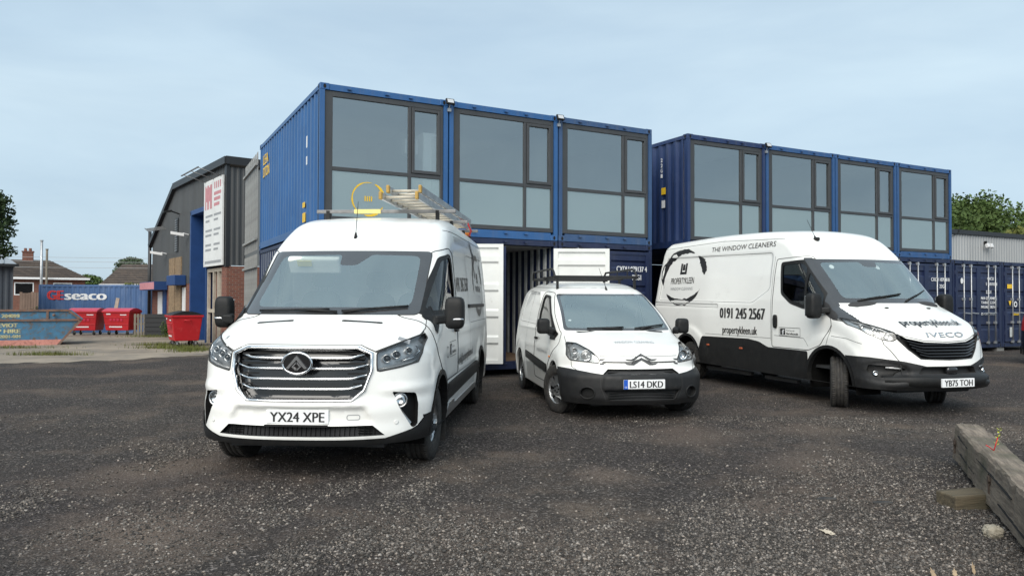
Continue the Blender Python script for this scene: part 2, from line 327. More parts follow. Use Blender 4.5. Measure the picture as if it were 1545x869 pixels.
class Shell:
    def __init__(s, prof, crown, wfun, k, h, lo, hi, fdisp=None, zcut=.3, roofcrown=.03, W=1.0):
        pF = Fld(lambda X, Z: sdf_poly(prof, X, Z), (lo[0]-.3, lo[2]-.3), (hi[0]+.9, hi[2]+.3), .0125)
        wF = Fld(wfun, (lo[0]-.1, lo[2]-.1), (hi[0]+.1, hi[2]+.1), .01)
        dF = Fld(fdisp, (lo[1]-.1, lo[2]-.1), (hi[1]+.1, hi[2]+.1), .01) if fdisp else None
        def F(x, y, z):
            ya = np.abs(y); xe = x+crown(ya, z)*sstep(-2.6, -.9, x); ze = z+roofcrown*(ya/W)**2*sstep(1.2, 1.7, z)
            a = pF(xe, ze)
            if dF is not None: a = a-dF(y, z)*sstep(.25, .45, x)
            b = ya-wF(x, z); m = np.maximum(a, b); q = np.maximum(k-np.abs(a-b), 0)/k
            return m+q*q*k*.25
        s.P, Q = surface_nets(F, lo, hi, h); s.bm = bmesh.new(); vs = [s.bm.verts.new(p) for p in s.P]
        for q in Q: s.bm.faces.new([vs[i] for i in q])
        s.bm.normal_update(); s.bvh = BVHTree.FromBMesh(s.bm)
        g = s.bm.verts[:]+s.bm.edges[:]+s.bm.faces[:]
        bmesh.ops.bisect_plane(s.bm, geom=g, dist=1e-5, plane_co=(0, 0, zcut), plane_no=(0, 0, -1), clear_outer=True)
        s.bm.normal_update()
    def split(s, poly, axis, sg=1, cond=None, nmin=.1):
        ia = 'xyz'.index(axis); iu, iv = {'x': (1, 2), 'y': (0, 2), 'z': (0, 1)}[axis]; bm = s.bm
        U = [p[0] for p in poly]; V = [p[1] for p in poly]; u0, u1, v0, v1 = min(U)-.06, max(U)+.06, min(V)-.06, max(V)+.06
        fs = set()
        for f in bm.faces:
            if f.normal[ia]*sg <= nmin: continue
            c = f.verts[0].co
            if u0 < c[iu] < u1 and v0 < c[iv] < v1 and (c[ia]*sg > .2 or axis != 'y'):
                if cond is None or cond(c): fs.add(f)
        bb = {}
        def B(f):
            if f not in bb:
                q = [v.co for v in f.verts]; bb[f] = (min(p[iu] for p in q), max(p[iu] for p in q), min(p[iv] for p in q), max(p[iv] for p in q))
            return bb[f]
        for i in range(len(poly)):
            a, b = poly[i-1], poly[i]; e = 1e-3
            if abs(a[0]-b[0])+abs(a[1]-b[1]) < 1e-6: continue
            x0, x1, y0, y1 = min(a[0], b[0])-e, max(a[0], b[0])+e, min(a[1], b[1])-e, max(a[1], b[1])+e
            sel = [f for f in fs if B(f)[0] < x1 and B(f)[1] > x0 and B(f)[2] < y1 and B(f)[3] > y0]
            if not sel: continue
            co = [0, 0, 0]; co[iu], co[iv] = a; no = [0, 0, 0]; no[iu] = b[1]-a[1]; no[iv] = a[0]-b[0]
            g = list({v for f in sel for v in f.verts})+list({x for f in sel for x in f.edges})+sel
            r = bmesh.ops.bisect_plane(bm, geom=g, dist=1e-5, plane_co=co, plane_no=no)
            for x in r['geom']:
                if isinstance(x, bmesh.types.BMFace): x.normal_update(); fs.add(x); bb.pop(x, None)
        ins = []
        for f in fs:
            c = f.calc_center_median()
            if in_poly(poly, c[iu], c[iv]): ins.append(f)
        nb = bmesh.new(); mp = {}
        for f in ins:
            try: nb.faces.new([mp.setdefault(v, None) or mp.__setitem__(v, nb.verts.new(v.co)) or mp[v] for v in f.verts])
            except ValueError: pass
        bmesh.ops.delete(bm, geom=ins, context='FACES'); return Patch(nb)
    def hit(s, axis, u, v, sg=1, off=0.0):
        if axis == 'y': o, d = Vector((u, 3*sg, v)), Vector((0, -sg, 0))
        elif axis == 'x': o, d = Vector((4, u, v)), Vector((-1, 0, 0))
        else: o, d = Vector((u, v, 5)), Vector((0, 0, -1))
        co, n, i, ds = s.bvh.ray_cast(o, d)
        if co is None:
            co, n, i, ds = s.bvh.find_nearest(Vector((u, .9*sg, v)) if axis == 'y' else Vector((.6, u, v)))
        return co+n*off
    def nrm(s, axis, u, v, sg=1):
        a = s.hit(axis, u, v, sg); return s.bvh.find_nearest(a)[1]
    def ribbon(s, mb, pts, axis, sg=1, w=.011, off=.0015, closed=False, step=.03):
        if closed: pts = list(pts)+[pts[0]]
        q = []
        for a, b in zip(pts, pts[1:]):
            n = max(1, int(math.hypot(b[0]-a[0], b[1]-a[1])/step)); q += [(a[0]+(b[0]-a[0])*i/n, a[1]+(b[1]-a[1])*i/n) for i in range(n)]
        q.append(pts[-1]); P = [s.hit(axis, u, v, sg, off) for u, v in q]; N = [s.bvh.find_nearest(p)[1] for p in P]; vs = []
        for i in range(len(P)):
            t = P[min(i+1, len(P)-1)]-P[max(i-1, 0)]
            c = N[i].cross(t); c = c.normalized()*w/2 if c.length > 1e-9 else Vector()
            vs += [P[i]-c, P[i]+c]
        mb.add(vs, [(2*i, 2*i+1, 2*i+3, 2*i+2) for i in range(len(P)-1)])
    def text(s, mb, t, axis, sg, u0, v0, height, width, bold=0, off=.005, flow=None, shear=0, slope=0):
        """flow: +1/-1 direction of reading along u"""
        fl = flow if flow is not None else 1
        put_text(mb, t, lambda x, y, d: s.hit(axis, u0+fl*x, v0+y+slope*x, sg, off+d), 0, 0, height, width, bold, shear)
    def poly(s, mb, pts, axis, sg=1, off=.004):
        mb.add([s.hit(axis, u, v, sg, off) for u, v in pts], [tuple(range(len(pts)))])
    def brush_ring(s, mb, axis, sg, cu, cv, ru, rv, arcs, flow=1, off=.003, seed=1):
        """hand-painted ring: arcs = (a0, a1, wmax) degrees counter-clockwise, 0 = right"""
        rn = random.Random(seed)
        for a0, a1, wm in arcs:
            n = 26; vs = []
            for i in range(n+1):
                t = i/n; a = R(a0+(a1-a0)*t); w = wm*(math.sin(PI*min(1, t*1.05))**.6)*(.75+.5*rn.random())+.002
                for q in (-1, 1):
                    k = 1+q*w*.5+.012*rn.uniform(-1, 1); vs.append(s.hit(axis, cu+flow*ru*k*math.cos(a), cv+rv*k*math.sin(a), sg, off))
            mb.add(vs, [(2*i, 2*i+1, 2*i+3, 2*i+2) for i in range(n)])
    def frame(s, mb, outer, inner, lift=.012, deep=.06, step=.04, axis='x'):
        """raised moulding between two outlines with the same number of corners"""
        A = []; Bq = []; n = len(outer)
        for i in range(n):
            a, b, c, d = outer[i-1], outer[i], inner[i-1], inner[i]; k = max(1, int(math.hypot(b[0]-a[0], b[1]-a[1])/step))
            for j in range(k): t = j/k; A.append((a[0]+(b[0]-a[0])*t, a[1]+(b[1]-a[1])*t)); Bq.append((c[0]+(d[0]-c[0])*t, c[1]+(d[1]-c[1])*t))
        rows = []; n = len(A); xa = np.array([s.hit(axis, *a).x for a in A]); xb = np.array([s.hit(axis, *b).x for b in Bq])
        for _ in range(6): xa = (np.roll(xa, 1)+2*xa+np.roll(xa, -1))/4; xb = (np.roll(xb, 1)+2*xb+np.roll(xb, -1))/4
        for i_, (a, b) in enumerate(zip(A, Bq)):
            pa = Vector((xa[i_], *a)); pb = Vector((xb[i_], *b)); ex = Vector((1, 0, 0))
            rows.append([pa-ex*.03, pa+ex*lift*.6, pa*.7+pb*.3+ex*lift, pa*.35+pb*.65+ex*lift*.8, pb+ex*lift*.2, pb-ex*deep])
        m = len(rows[0]); k = len(rows); vs = [p for r in rows for p in r]
        mb.add(vs, [(i*m+j, i*m+j+1, ((i+1) % k)*m+j+1, ((i+1) % k)*m+j) for i in range(k) for j in range(m-1)])
def arch_poly(x, z, r, n=18): return [(x+r, -.2)]+[(x+r*math.cos(PI*i/n), z+r*math.sin(PI*i/n)) for i in range(n+1)]+[(x-r, -.2)]
def mirror_y(poly): return [(-u, v) for u, v in poly][::-1]

def make_wheel(root, x, y, Rw, wid, rim, style, steer=0, dark=False):
    """tyre with tread grooves (part) and rim / cover (sub-part); outward side is the sign of y"""
    sg = 1 if y > 0 else -1; h = wid/2
    w = MB(); pr = [(rim*.93, -h*.85), (rim, -h*.95), (rim*1.12, -h*1.0), (Rw*.93, -h*.98), (Rw*.985, -h*.86)]
    for i in range(4):
        a = -h*.78+i*h*.39; pr += [(Rw, a), (Rw, a+h*.30), (Rw-.010, a+h*.31), (Rw-.010, a+h*.37)]
    pr = pr[:-2]+[(Rw*.985, h*.86), (Rw*.93, h*.98), (rim*1.12, h*1.0), (rim, h*.95), (rim*.93, h*.85)]
    w.lathe(pr, (0, 0, 0), (0, sg, 0), 48)
    # tread blocks: fine lateral sipes as shallow ribs
    for j in range(64):
        a = 2*PI*j/64; u = Vector((math.cos(a), 0, math.sin(a))); t = Vector((-math.sin(a), 0, math.cos(a)))
        for yy in (-h*.70, h*.70): w.obox(u*(Rw-.001)+Vector((0, yy, 0)), t*.011, Vector((0, h*.14, 0)), u*.004)
    o = w.build('wheel', 'rubber', root, True); o.location = (x, y, Rw); o.rotation_euler = (0, 0, steer)
    r = MB(); ax = Vector((0, sg, 0)); face = h*.62
    r.lathe([(rim*.99, h*.9), (rim*.97, h*.72), (rim*.90, face*.9)], (0, 0, 0), ax, 36)
    k = {'spoke10': 10, 'twin7': 7, 'steel': 8}[style]
    if style == 'steel':
        r.lathe([(rim*.90, face*.9), (rim*.72, face*.35), (rim*.45, face*.75), (rim*.3, face*.9), (0.001, face*.9)], (0, 0, 0), ax, 36)
    else:
        r.lathe([(rim*.34, face*1.0), (rim*.30, face*1.12), (.001, face*1.14)], (0, 0, 0), ax, 28)
        for j in range(k):
            for dd in ((0,) if style == 'spoke10' else (-.16, .16)):
                a = 2*PI*j/k+dd; u = Vector((math.cos(a), 0, math.sin(a))); t = Vector((-math.sin(a), 0, math.cos(a))); wa = rim*(.155 if style == 'spoke10' else .10)
                p = [u*rim*.28-t*wa*.5, u*rim*.28+t*wa*.5, u*rim*.93+t*wa*1.05, u*rim*.93-t*wa*1.05]
                r.add([q+ax*face*1.02 for q in p]+[q*.98+ax*face*.5 for q in p], [(0, 1, 2, 3), (0, 4, 5, 1), (1, 5, 6, 2), (2, 6, 7, 3), (3, 7, 4, 0)])
    ro = r.build('rim', 'silver' if not dark else 'plastic_grey', o, False)
    b = MB(); b.lathe([(rim*.97, h*.3), (.001, h*.25)], (0, 0, 0), ax, 24); b.lathe([(rim*.95, -h*.8), (.001, -h*.8)], (0, 0, 0), ax, 24); b.build('brake_drum', 'plastic', o)
    n = MB()
    if style == 'steel':
        for j in range(8): a = 2*PI*j/8; n.disc((math.cos(a)*rim*.60, sg*(face*.62+.012), math.sin(a)*rim*.60), ax, rim*.075, 10)
    else:
        for j in range(5): a = 2*PI*j/5; n.lathe([(.012, 0), (.012, .012), (.001, .013)], (math.cos(a)*rim*.22, sg*face*1.13, math.sin(a)*rim*.22), ax, 8)
    n.build('wheel_bolts', 'plastic', ro); return o

def arches(S, root, xs, zc, ra, depth=.06, ringmat=None, ringw=.045, y_in=.55, y_out=.955):
    for x in xs:
        for sg in (1, -1):
            if ringmat:
                S_out = S.split(arch_poly(x, zc, ra+ringw), 'y', sg)
                S_out.offset(.012); tmp = Shell.__new__(Shell); tmp.bm = S_out.bm; tmp.bvh = S.bvh
                hole = tmp.split(arch_poly(x, zc, ra), 'y', sg); Patch(tmp.bm).build('wheel_arch_trim', ringmat, root)
            else: hole = S.split(arch_poly(x, zc, ra), 'y', sg)
            hole.recess((0, -sg*depth, 0), back=False).build('wheel_arch_lip', ringmat or 'paint', root, True)
            l = MB(); pts = [(x+(ra+.01)*math.cos(PI*i/16), zc+(ra+.01)*math.sin(PI*i/16)) for i in range(17)]; pts = [(x+ra+.01, .22)]+pts+[(x-ra-.01, .22)]
            ys = (sg*y_out, sg*y_in); vs = [(u, yy, v) for u, v in pts for yy in ys]; l.add(vs, [(2*i, 2*i+1, 2*i+3, 2*i+2) for i in range(len(pts)-1)])
            l.add([(u, sg*y_in, v) for u, v in pts], [tuple(range(len(pts)))]); l.build('wheel_housing', 'well', root)
def seat(root, x, y, z, w=.46, mat='seat_cloth', tall=.62):
    m = MB(); rt = Matrix.Rotation(R(-14), 3, 'Y')
    m.sbox((x, y, z), (.25, w/2, .09), 5, 5); m.sbox((x-.30, y, z+.36), (.075, w/2, tall/2), 4, 5, rt); o = m.build('seat', mat, root, True)
    hr = MB(); hr.sbox((x-.42, y, z+.36+tall/2+.13), (.05, .13, .10), 3.5, 5, rt); hr.tube([(x-.39, y-.05, z+.3+tall/2), (x-.41, y-.05, z+.48+tall/2)], .007, 6); hr.tube([(x-.39, y+.05, z+.3+tall/2), (x-.41, y+.05, z+.48+tall/2)], .007, 6)
    hr.build('headrest', mat, o, True)
def steering(root, x, y, z, r=.19):
    m = MB(); rt = Matrix.Rotation(R(-58), 4, 'Y'); n = 28
    ring = [Vector((x, y, z))+(rt.to_3x3() @ Vector((math.cos(2*PI*i/n)*r, math.sin(2*PI*i/n)*r, 0))) for i in range(n+1)]
    m.tube(ring, .016, 8, False); c = Vector((x, y, z)); m.sbox(c, (.05, .07, .05), 3, 4)
    for i in (0, 9, 19): m.tube([c, ring[i]], .014, 6)
    m.build('steering_wheel', 'interior', root, True)
def number_plate(root, S, txt, cz, w=.52, hgt=.111, euro=False, x=None, tilt=0):
    xx = x if x is not None else max(S.hit('x', u, cz).x for u in (-.2, 0, .2))+.006
    p = MB(); p.box((xx-.02, -w/2, cz-hgt/2), (xx+.006, w/2, cz+hgt/2)); o = p.build('number_plate', 'plate_white', root, bevel=.004)
    t = MB(); u0 = -w/2+(.075 if euro else .035); put_text(t, txt, lambda u, v, d: (xx+.0075+d, u, cz+v), u0, -hgt*.36, hgt*.72, w-(.105 if euro else .07), bold=.003); t.build('lettering', 'print_black', o)
    if euro: b = MB(); b.box((xx+.004, -w/2, cz-hgt/2), (xx+.0075, -w/2+.05, cz+hgt/2)); b.build('euro_band', 'plate_blue', o); g = MB(); put_text(g, 'GB', lambda u, v, d: (xx+.0085+d, u, cz+v), -w/2+.012, -hgt*.38, .02, .026); g.build('country_letters', 'print_white', o)
    return o
def wiper(root, S, p0, p1, q0, q1):
    """arm from pivot p0 to p1, blade q0..q1, all (y,z) on the screen"""
    m = MB(); a = S.hit('x', *p0, off=.016); b = S.hit('x', *p1, off=.018); m.tube([a, (a+b)/2+Vector((.006, 0, .006)), b], [.014, .011, .008], 6)
    n = 6; bl = [S.hit('x', q0[0]+(q1[0]-q0[0])*i/n, q0[1]+(q1[1]-q0[1])*i/n, off=.016) for i in range(n+1)]; m.tube(bl, .011, 6); m.build('wiper', 'plastic', root, True)
def door_mirror(root, c, h, arm, sg, band=True):
    m = MB(); m.sbox(c, h, 4.5, 8); o = m.build('door_mirror', 'plastic', root, True)
    a = MB(); a.beam((arm[0], arm[1], arm[2]), (c[0], c[1]-sg*h[1]*.6, c[2]-h[2]*.35), .09, .085); a.build('mirror_arm', 'plastic', o, bevel=.02)
    g = MB(); g.obox((c[0]-h[0]*1.0, c[1], c[2]), (.004, 0, 0), (0, h[1]*.78, 0), (0, 0, h[2]*.8)); g.build('mirror_glass', 'chrome', o, bevel=.003)
    if band: b = MB(); b.sbox((c[0]+h[0]*.55, c[1]+sg*h[1]*.35, c[2]-h[2]*.40), (h[0]*.5, h[1]*.62, .014), 4, 4); b.build('indicator', 'satin', o, True)
    return o
def antenna(root, p, tip):
    p, tip = Vector(p), Vector(tip); m = MB(); m.tube([p-Vector((0, 0, .02)), p+(tip-p)*.12, p+(tip-p)*.16, tip], [.022, .012, .004, .003], 8); m.build('antenna', 'plastic', root, True)
# ------------------------------------------------------------------ van A: tall white van with the big chrome grille
def livery_side(S, root, sg, flow, spec):
    """spec: list of (text, material, x0, z0, height, width, bold, slope)"""
    for t, mat, x0, z0, hh, ww, bo, sl in spec:
        m = MB(); S.text(m, t, 'y', sg, x0, z0, hh, ww, bo, flow=flow, slope=sl); m.build('lettering', mat, root)
def brush_logo(S, root, sg, flow, cx, cz, ru, rv, seed):
    m = MB(); S.brush_ring(m, 'y', sg, cx, cz, ru, rv, [(62, 205, .26), (2, 52, .24), (222, 330, .24)], flow, seed=seed); m.build('ring_emblem', 'print_black', root)
    k = ru/.82; b = MB(); P = lambda u, v: S.hit('y', cx+flow*u*k, cz+v*k, sg, .003)
    for q in ([(-.13, .05), (-.06, .05), (-.06, .27), (-.13, .27)], [(.06, .05), (.13, .05), (.13, .27), (.06, .27)], [(-.059, .05), (.059, .05), (.059, .10), (-.059, .10)], [(-.05, .13), (.05, .13), (.04, .25), (-.04, .25)]):
        b.add([P(u, v) for u, v in q], [(0, 1, 2, 3)])
    b.build('squeegee_emblem', 'print_black', root)
    t = MB(); S.text(t, 'PROPERTYKLEEN', 'y', sg, cx-flow*.46*k, cz-.14*k, .125*k, .92*k, .002, flow=flow); t.build('lettering', 'print_black', root)
    t = MB(); S.text(t, 'WINDOW CLEANING', 'y', sg, cx-flow*.46*k, cz-.27*k, .06*k, .90*k, flow=flow); t.build('lettering', 'print_grey', root)
def social_badge(S, root, sg, flow, x0, z0, w, h):
    """white-ground box with a dark f tile and two lines of print"""
    m = MB(); X = lambda u: x0+flow*u
    S.ribbon(m, [(X(0), z0), (X(w), z0), (X(w), z0+h), (X(0), z0+h)], 'y', sg, .007, .002, True); n = 6
    q = [(X(.05*w), z0+.12*h), (X(.30*w), z0+.12*h), (X(.30*w), z0+.88*h), (X(.05*w), z0+.88*h)]; S.poly(m, q, 'y', sg, .003); o = m.build('badge', 'print_black', root)
    t = MB(); S.text(t, 'f', 'y', sg, X(.15*w), z0+.16*h, h*.6, w*.12, .004, .006, flow=flow); t.build('badge_letter', 'print_white', o)
    t = MB(); S.text(t, 'Find us on', 'y', sg, X(.36*w), z0+.58*h, h*.20, w*.38, 0, flow=flow); S.text(t, 'facebook', 'y', sg, X(.36*w), z0+.18*h, h*.26, w*.56, .003, flow=flow); t.build('badge_lettering', 'print_black', o)
def headlamp(S, root, poly, sg, depth, units, back='plastic_grey', drl=None, nmin=.05):
    """clear lens flush with the wing, reflector bowl behind, lamp units inside"""
    p = S.split(poly if sg > 0 else mirror_y(poly), 'x', 1, lambda c: c.x > -.2, nmin); vec = (-depth, -sg*depth*.35, 0)
    lens = p.build('headlight', 'lens', root); p.recess(vec, scale=.96).build('reflector', back, lens, True); p.border(.006).build('lamp_seal', 'seam', lens, True)
    for (u, v, r, kind) in units:
        q = S.hit('x', sg*u, v); c = q+Vector((-depth*.55, -sg*depth*.2, 0)); m = MB(); d = Vector((1, sg*.25, 0)).normalized()
        if kind == 'proj':
            m.lathe([(r, -.03), (r*1.02, .01), (r*.8, .012), (r*.78, 0)], c, d, 24); m.build('lamp_ring', 'chrome', lens, True)
            g = MB(); g.lathe([(r*.78, .0), (r*.66, .014), (r*.4, .022), (.001, .026)], c, d, 24); g.build('projector', 'gloss_black', lens, True)
        elif kind == 'bowl':
            m.lathe([(r*1.05, .02), (r, .022), (r*.8, -.01), (r*.45, -.028), (.001, -.032)], c, d, 28); m.build('lamp_bowl', 'chrome', lens, True)
            g = MB(); g.lathe([(r*.2, -.03), (r*.2, .01), (.001, .014)], c, d, 12); g.build('bulb', 'lamp_white', lens, True)
        elif kind == 'amber':
            m.lathe([(r, 0), (r*.7, .01), (.001, .014)], c, d, 16); m.build('indicator_bulb', 'amber', lens, True)
    if drl:
        m = MB(); n = len(drl); pts = [S.hit('x', sg*u, v)+Vector((-.018, -sg*.006, 0)) for u, v in drl]; m.tube(pts, .009, 6); m.build('light_strip', 'lamp_white', lens, True)
    return lens
def chassis(root, x0, x1, xs, z=.36, w=.66, wo=.90, wheelr=.5):
    m = MB(); m.box((x0, -w, z-.12), (x1, w, z+.06)); xa = sorted(xs)
    m.box((xa[0]+wheelr, -wo, z-.03), (xa[1]-wheelr, wo, z+.06)); m.box((x0, -wo, z), (xa[0]-wheelr, wo, z+.06)); m.build('underbody', 'interior', root)
def cab_interior(root, S, xd, zd, wd, seats, xb, wb, zb, steer, bulk='interior_grey', dash=.34):
    m = MB(); m.sbox((xd-dash*.5, 0, zd-.16), (dash*.75, wd, .17), 5, 8); m.box((xd-dash*1.2, -wd*.9, .5), (xd-.05, wd*.9, zd-.2)); m.build('dashboard', 'interior', root, True)
    for s in seats: seat(root, *s)
    steering(root, *steer)
    if bulk: b = MB(); b.box((xb-.02, -wb, .5), (xb, wb, zb)); b.build('bulkhead', bulk, root)
    f = MB(); f.box((xb, -wb, .52), (xd, wb, .56)); f.build('cab_floor', 'interior', root)

def van_a():
    root = empty('panel_van', (-1.694, 6.98, 0), R(-93.35), 'tall white panel van with wide chrome slatted grille, parked nearest the camera', 'van')
    prof = [(-4.96, .05), (.88, .05), (.95, .26), (.985, .36), (.992, .47), (.995, .56), (.985, .62), (.965, .68), (.955, .80), (.935, .95), (.915, 1.04), (.885, 1.09)]
    prof += spline([(.885, 1.09), (.80, 1.135), (.65, 1.19), (.45, 1.262), (.285, 1.318)], 6)[1:]
    prof += spline([(.265, 1.328), (-.18, 1.665), (-.60, 1.992)], 8)[0:]
    prof += spline([(-.60, 1.992), (-.80, 2.13), (-1.05, 2.27), (-1.35, 2.39), (-1.8, 2.465), (-2.6, 2.495), (-4.75, 2.475)], 6)[1:]
    prof += [(-4.90, 2.40), (-4.96, 2.25)]
    gz = lambda z: np.interp(z, [.2, 1.05, 1.34, 2.0, 2.45], [1, 1, .72, .42, .25])
    crown = lambda ya, z: .40*(ya/1.0)**2.8*gz(z)
    pan = rpoly([(-4.7, 1.20), (-1.42, 1.20), (-1.42, 2.02), (-4.6, 2.12)], .1); pan2 = rpoly([(-4.2, .72), (-1.35, .72), (-1.35, 1.10), (-4.5, 1.10)], .08)
    def w(X, Z):
        b = np.interp(Z, [0, .3, .6, .95, 1.25, 1.6, 2.0, 2.3, 2.5], [.95, .985, 1.015, 1.02, 1.008, .985, .945, .905, .87])
        b = b-.014*(1-sstep(-.03, .02, sdf_poly(pan, X, Z)))-.008*(1-sstep(-.03, .02, sdf_poly(pan2, X, Z)))
        for xw in (0, -3.76):
            d = np.hypot(X-xw, (Z-.36)*1.02); b = b+.016*sstep(.66, .50, d)*sstep(.2, .4, Z)
        return b-.012*sstep(.02, 0, np.abs(Z-.665)-.0)*sstep(-.3, -.5, X)*sstep(-3.4, -3.2, X)
    lowp = rpoly([(-.60, .455), (.60, .455), (.54, .60), (-.54, .60)], .04)
    def fd(Y, Z):
        A = np.abs(Y); d = -.036*(1-sstep(-.025, .015, sdf_poly(lowp, Y, Z)))
        d += .026*sstep(.07, .0, np.abs(Z-.735))*sstep(.60, .8, A)+.012*sstep(.04, 0, np.abs(Z-.625))*sstep(.62, .5, A)             # ledge above the lamp niches
        d += .02*sstep(.50, .36, Z)*sstep(.25, .32, Z)                           # lower lip
        return d
    S = Shell(prof, crown, w, .20, .026, (-5.05, -1.12, .0), (1.12, 1.12, 2.6), fd, zcut=.30, roofcrown=.045)
    XS = (0, -3.76); ZC, RA, RW = .36, .425, .355
    arches(S, root, XS, ZC, RA, .07, 'plastic', .05)
    # windscreen
    fr = S.split(rpoly([(-.832, 1.345), (.832, 1.345), (.822, 1.99), (-.822, 1.99)], .05), 'x', 1, lambda c: c.x < .45)
    tmp = Shell.__new__(Shell); tmp.bm = fr.bm; tmp.bvh = S.bvh
    gl = tmp.split(rpoly([(-.745, 1.415), (.745, 1.415), (.722, 1.935, .07), (.24, 1.945, .03), (.11, 1.83, .03), (-.06, 1.83, .03), (-.075, 1.945, .03), (-.715, 1.935, .07)], .09), 'x')
    Patch(tmp.bm).build('windscreen_frame', 'frit', root); gl.build('windscreen', 'glass', root)
    # grille
    go = [(-.47, 1.098), (.47, 1.098), (.595, 1.045), (.60, .90), (.545, .735), (.445, .652), (-.445, .652), (-.545, .735), (-.60, .90), (-.595, 1.045)]
    gi = [(-.462, 1.076), (.462, 1.076), (.567, 1.028), (.572, .90), (.522, .748), (.437, .672), (-.437, .672), (-.522, .748), (-.572, .90), (-.567, 1.028)]
    g = S.split(go, 'x'); gr = g.recess((-.09, 0, 0)).build('grille', 'gloss_black', root)
    m = MB(); S.frame(m, go, gi, .022, .08); m.build('grille_surround', 'chrome', gr, True)
    for z, wd, ht in ((1.002, .52, .0095), (.917, .55, .0085), (.834, .54, .0085), (.752, .505, .008)):
        m = MB(); n = 22; rows = []; yy_ = np.linspace(0, wd, 16); cf = np.polyfit(yy_**2, [S.hit('x', float(t_), z).x for t_ in yy_], 2)
        for i in range(n+1):
            y = -wd+2*wd*i/n; q = Vector((float(np.polyval(cf, y*y)), y, z)); zz = z+.028*max(0, (abs(y)/wd-.80)/.2); x = q.x-.012-.03*max(0, (abs(y)/wd-.85)/.15)
            rows += [(x-.045, y, zz-ht*.9), (x, y, zz-ht), (x+.008, y, zz), (x, y, zz+ht), (x-.045, y, zz+ht*.9)]
        m.add(rows, [(i*5+j, (i+1)*5+j, (i+1)*5+j+1, i*5+j+1) for i in range(n) for j in range(4)]); m.build('slat', 'chrome', gr, True)
    for k in range(9):                                                            # fine black mesh bars behind
        m = MB(); z = .70+.042*k; m.box((.80, -.52, z-.006), (.83, .52, z+.006)); m.build('mesh_bar', 'plastic', gr)
    # emblem: chrome-rimmed oval with a faceted peak
    e = MB(); c = Vector((.985, 0, .965)); n = 40
    ring = [c+Vector((0, math.cos(2*PI*i/n)*.122, math.sin(2*PI*i/n)*.086)) for i in range(n+1)]; e.tube(ring, .010, 8, False); eo = e.build('emblem', 'chrome', root, True)
    d = MB(); d.add([c+Vector((-.02, math.cos(2*PI*i/n)*.12, math.sin(2*PI*i/n)*.084)) for i in range(n)]+[c+Vector((.004, math.cos(2*PI*i/n)*.118, math.sin(2*PI*i/n)*.082)) for i in range(n)], [tuple(range(n, 2*n))]+[(i, (i+1) % n, n+(i+1) % n, n+i) for i in range(n)]); d.build('emblem_disc', 'gloss_black', eo)
    t = MB()
    for sgn in (-1, 1):
        t.prism([(sgn*.0, .062), (sgn*.088, -.042), (sgn*.066, -.046), (sgn*.0, .028)][::sgn], .985+.004, .985+.016, 'yz'); t.prism([(sgn*.004, .012), (sgn*.040, -.028), (sgn*.004, -.062), (sgn*.004, -.046), (sgn*.026, -.027), (sgn*.004, -.004)][::sgn], .985+.004, .985+.016, 'yz')
    for i, v in enumerate(t.v): t.v[i] = (v[0], v[1], v[2]+.965)
    t.build('emblem_peak', 'chrome', eo)
    # headlights
    hp = [(.618, 1.045), (.70, 1.085), (.93, 1.185), (.955, 1.15), (.95, 1.03), (.925, .955), (.80, .918), (.628, .888), (.622, .95)]
    for sg in (1, -1):
        headlamp(S, root, hp, sg, .07, [(.70, .99, .036, 'proj'), (.77, 1.02, .036, 'proj'), (.86, 1.05, .030, 'proj')], 'lamp_grey', [(.64, .905), (.72, .915), (.80, .932), (.88, .955), (.915, .975)])
        m = MB(); pts = [S.hit('x', sg*u, v)+Vector((-.015, 0, 0)) for u, v in ((.80, .965), (.88, .99), (.925, 1.04), (.90, 1.09))]; m.tube(pts, .010, 6); m.build('chrome_fin', 'chrome', root, True)
    # fog lamp niches
    fp = rpoly([(.745, .722), (.915, .698), (.935, .60), (.93, .425), (.895, .405), (.80, .59)], .02)
    for sg in (1, -1):
        p = S.split(fp if sg > 0 else mirror_y(fp), 'x', 1, lambda c: c.x > .3, .02); o = p.recess((-.06, -sg*.045, 0)).build('fog_lamp_niche', 'plastic', root, True)
        c = S.hit('x', sg*.806, .642)+Vector((-.028, -sg*.01, 0)); d = Vector((1, sg*.3, 0))
        b = MB(); b.lathe([(.062, -.02), (.064, .012), (.054, .014), (.05, .0)], c, d, 24); b.build('lamp_rim', 'satin', o, True)
        b = MB(); b.lathe([(.053, .004), (.03, -.018), (.001, -.022)], c, d, 24); b.build('fog_lamp', 'chrome', o, True)
        b = MB(); b.lathe([(.054, .008), (.001, .016)], c, d, 24); b.build('fog_lens', 'lens', o, True)
        b = MB(); b.add([S.hit('x', sg*u, v)+Vector((-.02-q, -sg*q*.5, 0)) for u, v, q in ((.775, .60, 0), (.795, .595, .0), (.885, .45, 0), (.872, .43, 0))], [(0, 1, 2, 3)]); b.build('niche_trim', 'satin', o)
    # lower intake, black lip and corners
    p = S.split([(-.605, .455), (.605, .455), (.70, .37), (-.70, .37)], 'x'); o = p.recess((-.07, 0, 0)).build('lower_intake', 'interior', root, True)
    mb = MB()
    for k in range(4): z = .385+.02*k; mb.beam(S.hit('x', -.6, z)+Vector((-.03, 0, 0)), S.hit('x', .6, z)+Vector((-.03, 0, 0)), .008, .007)
    for k in range(33):
        y = -.62+k*.03875
        mb.beam((S.hit('x', y, .38).x-.03, y, .372), (S.hit('x', y, .45).x-.03, y, .452), .008, .006)
    mb.build('intake_mesh', 'well', o)
    low = [(-1.1, .25), (1.1, .25), (1.1, .53), (.985, .50), (.93, .42), (.89, .398), (.70, .345), (-.70, .345), (-.89, .398), (-.93, .42), (-.985, .50), (-1.1, .53)]
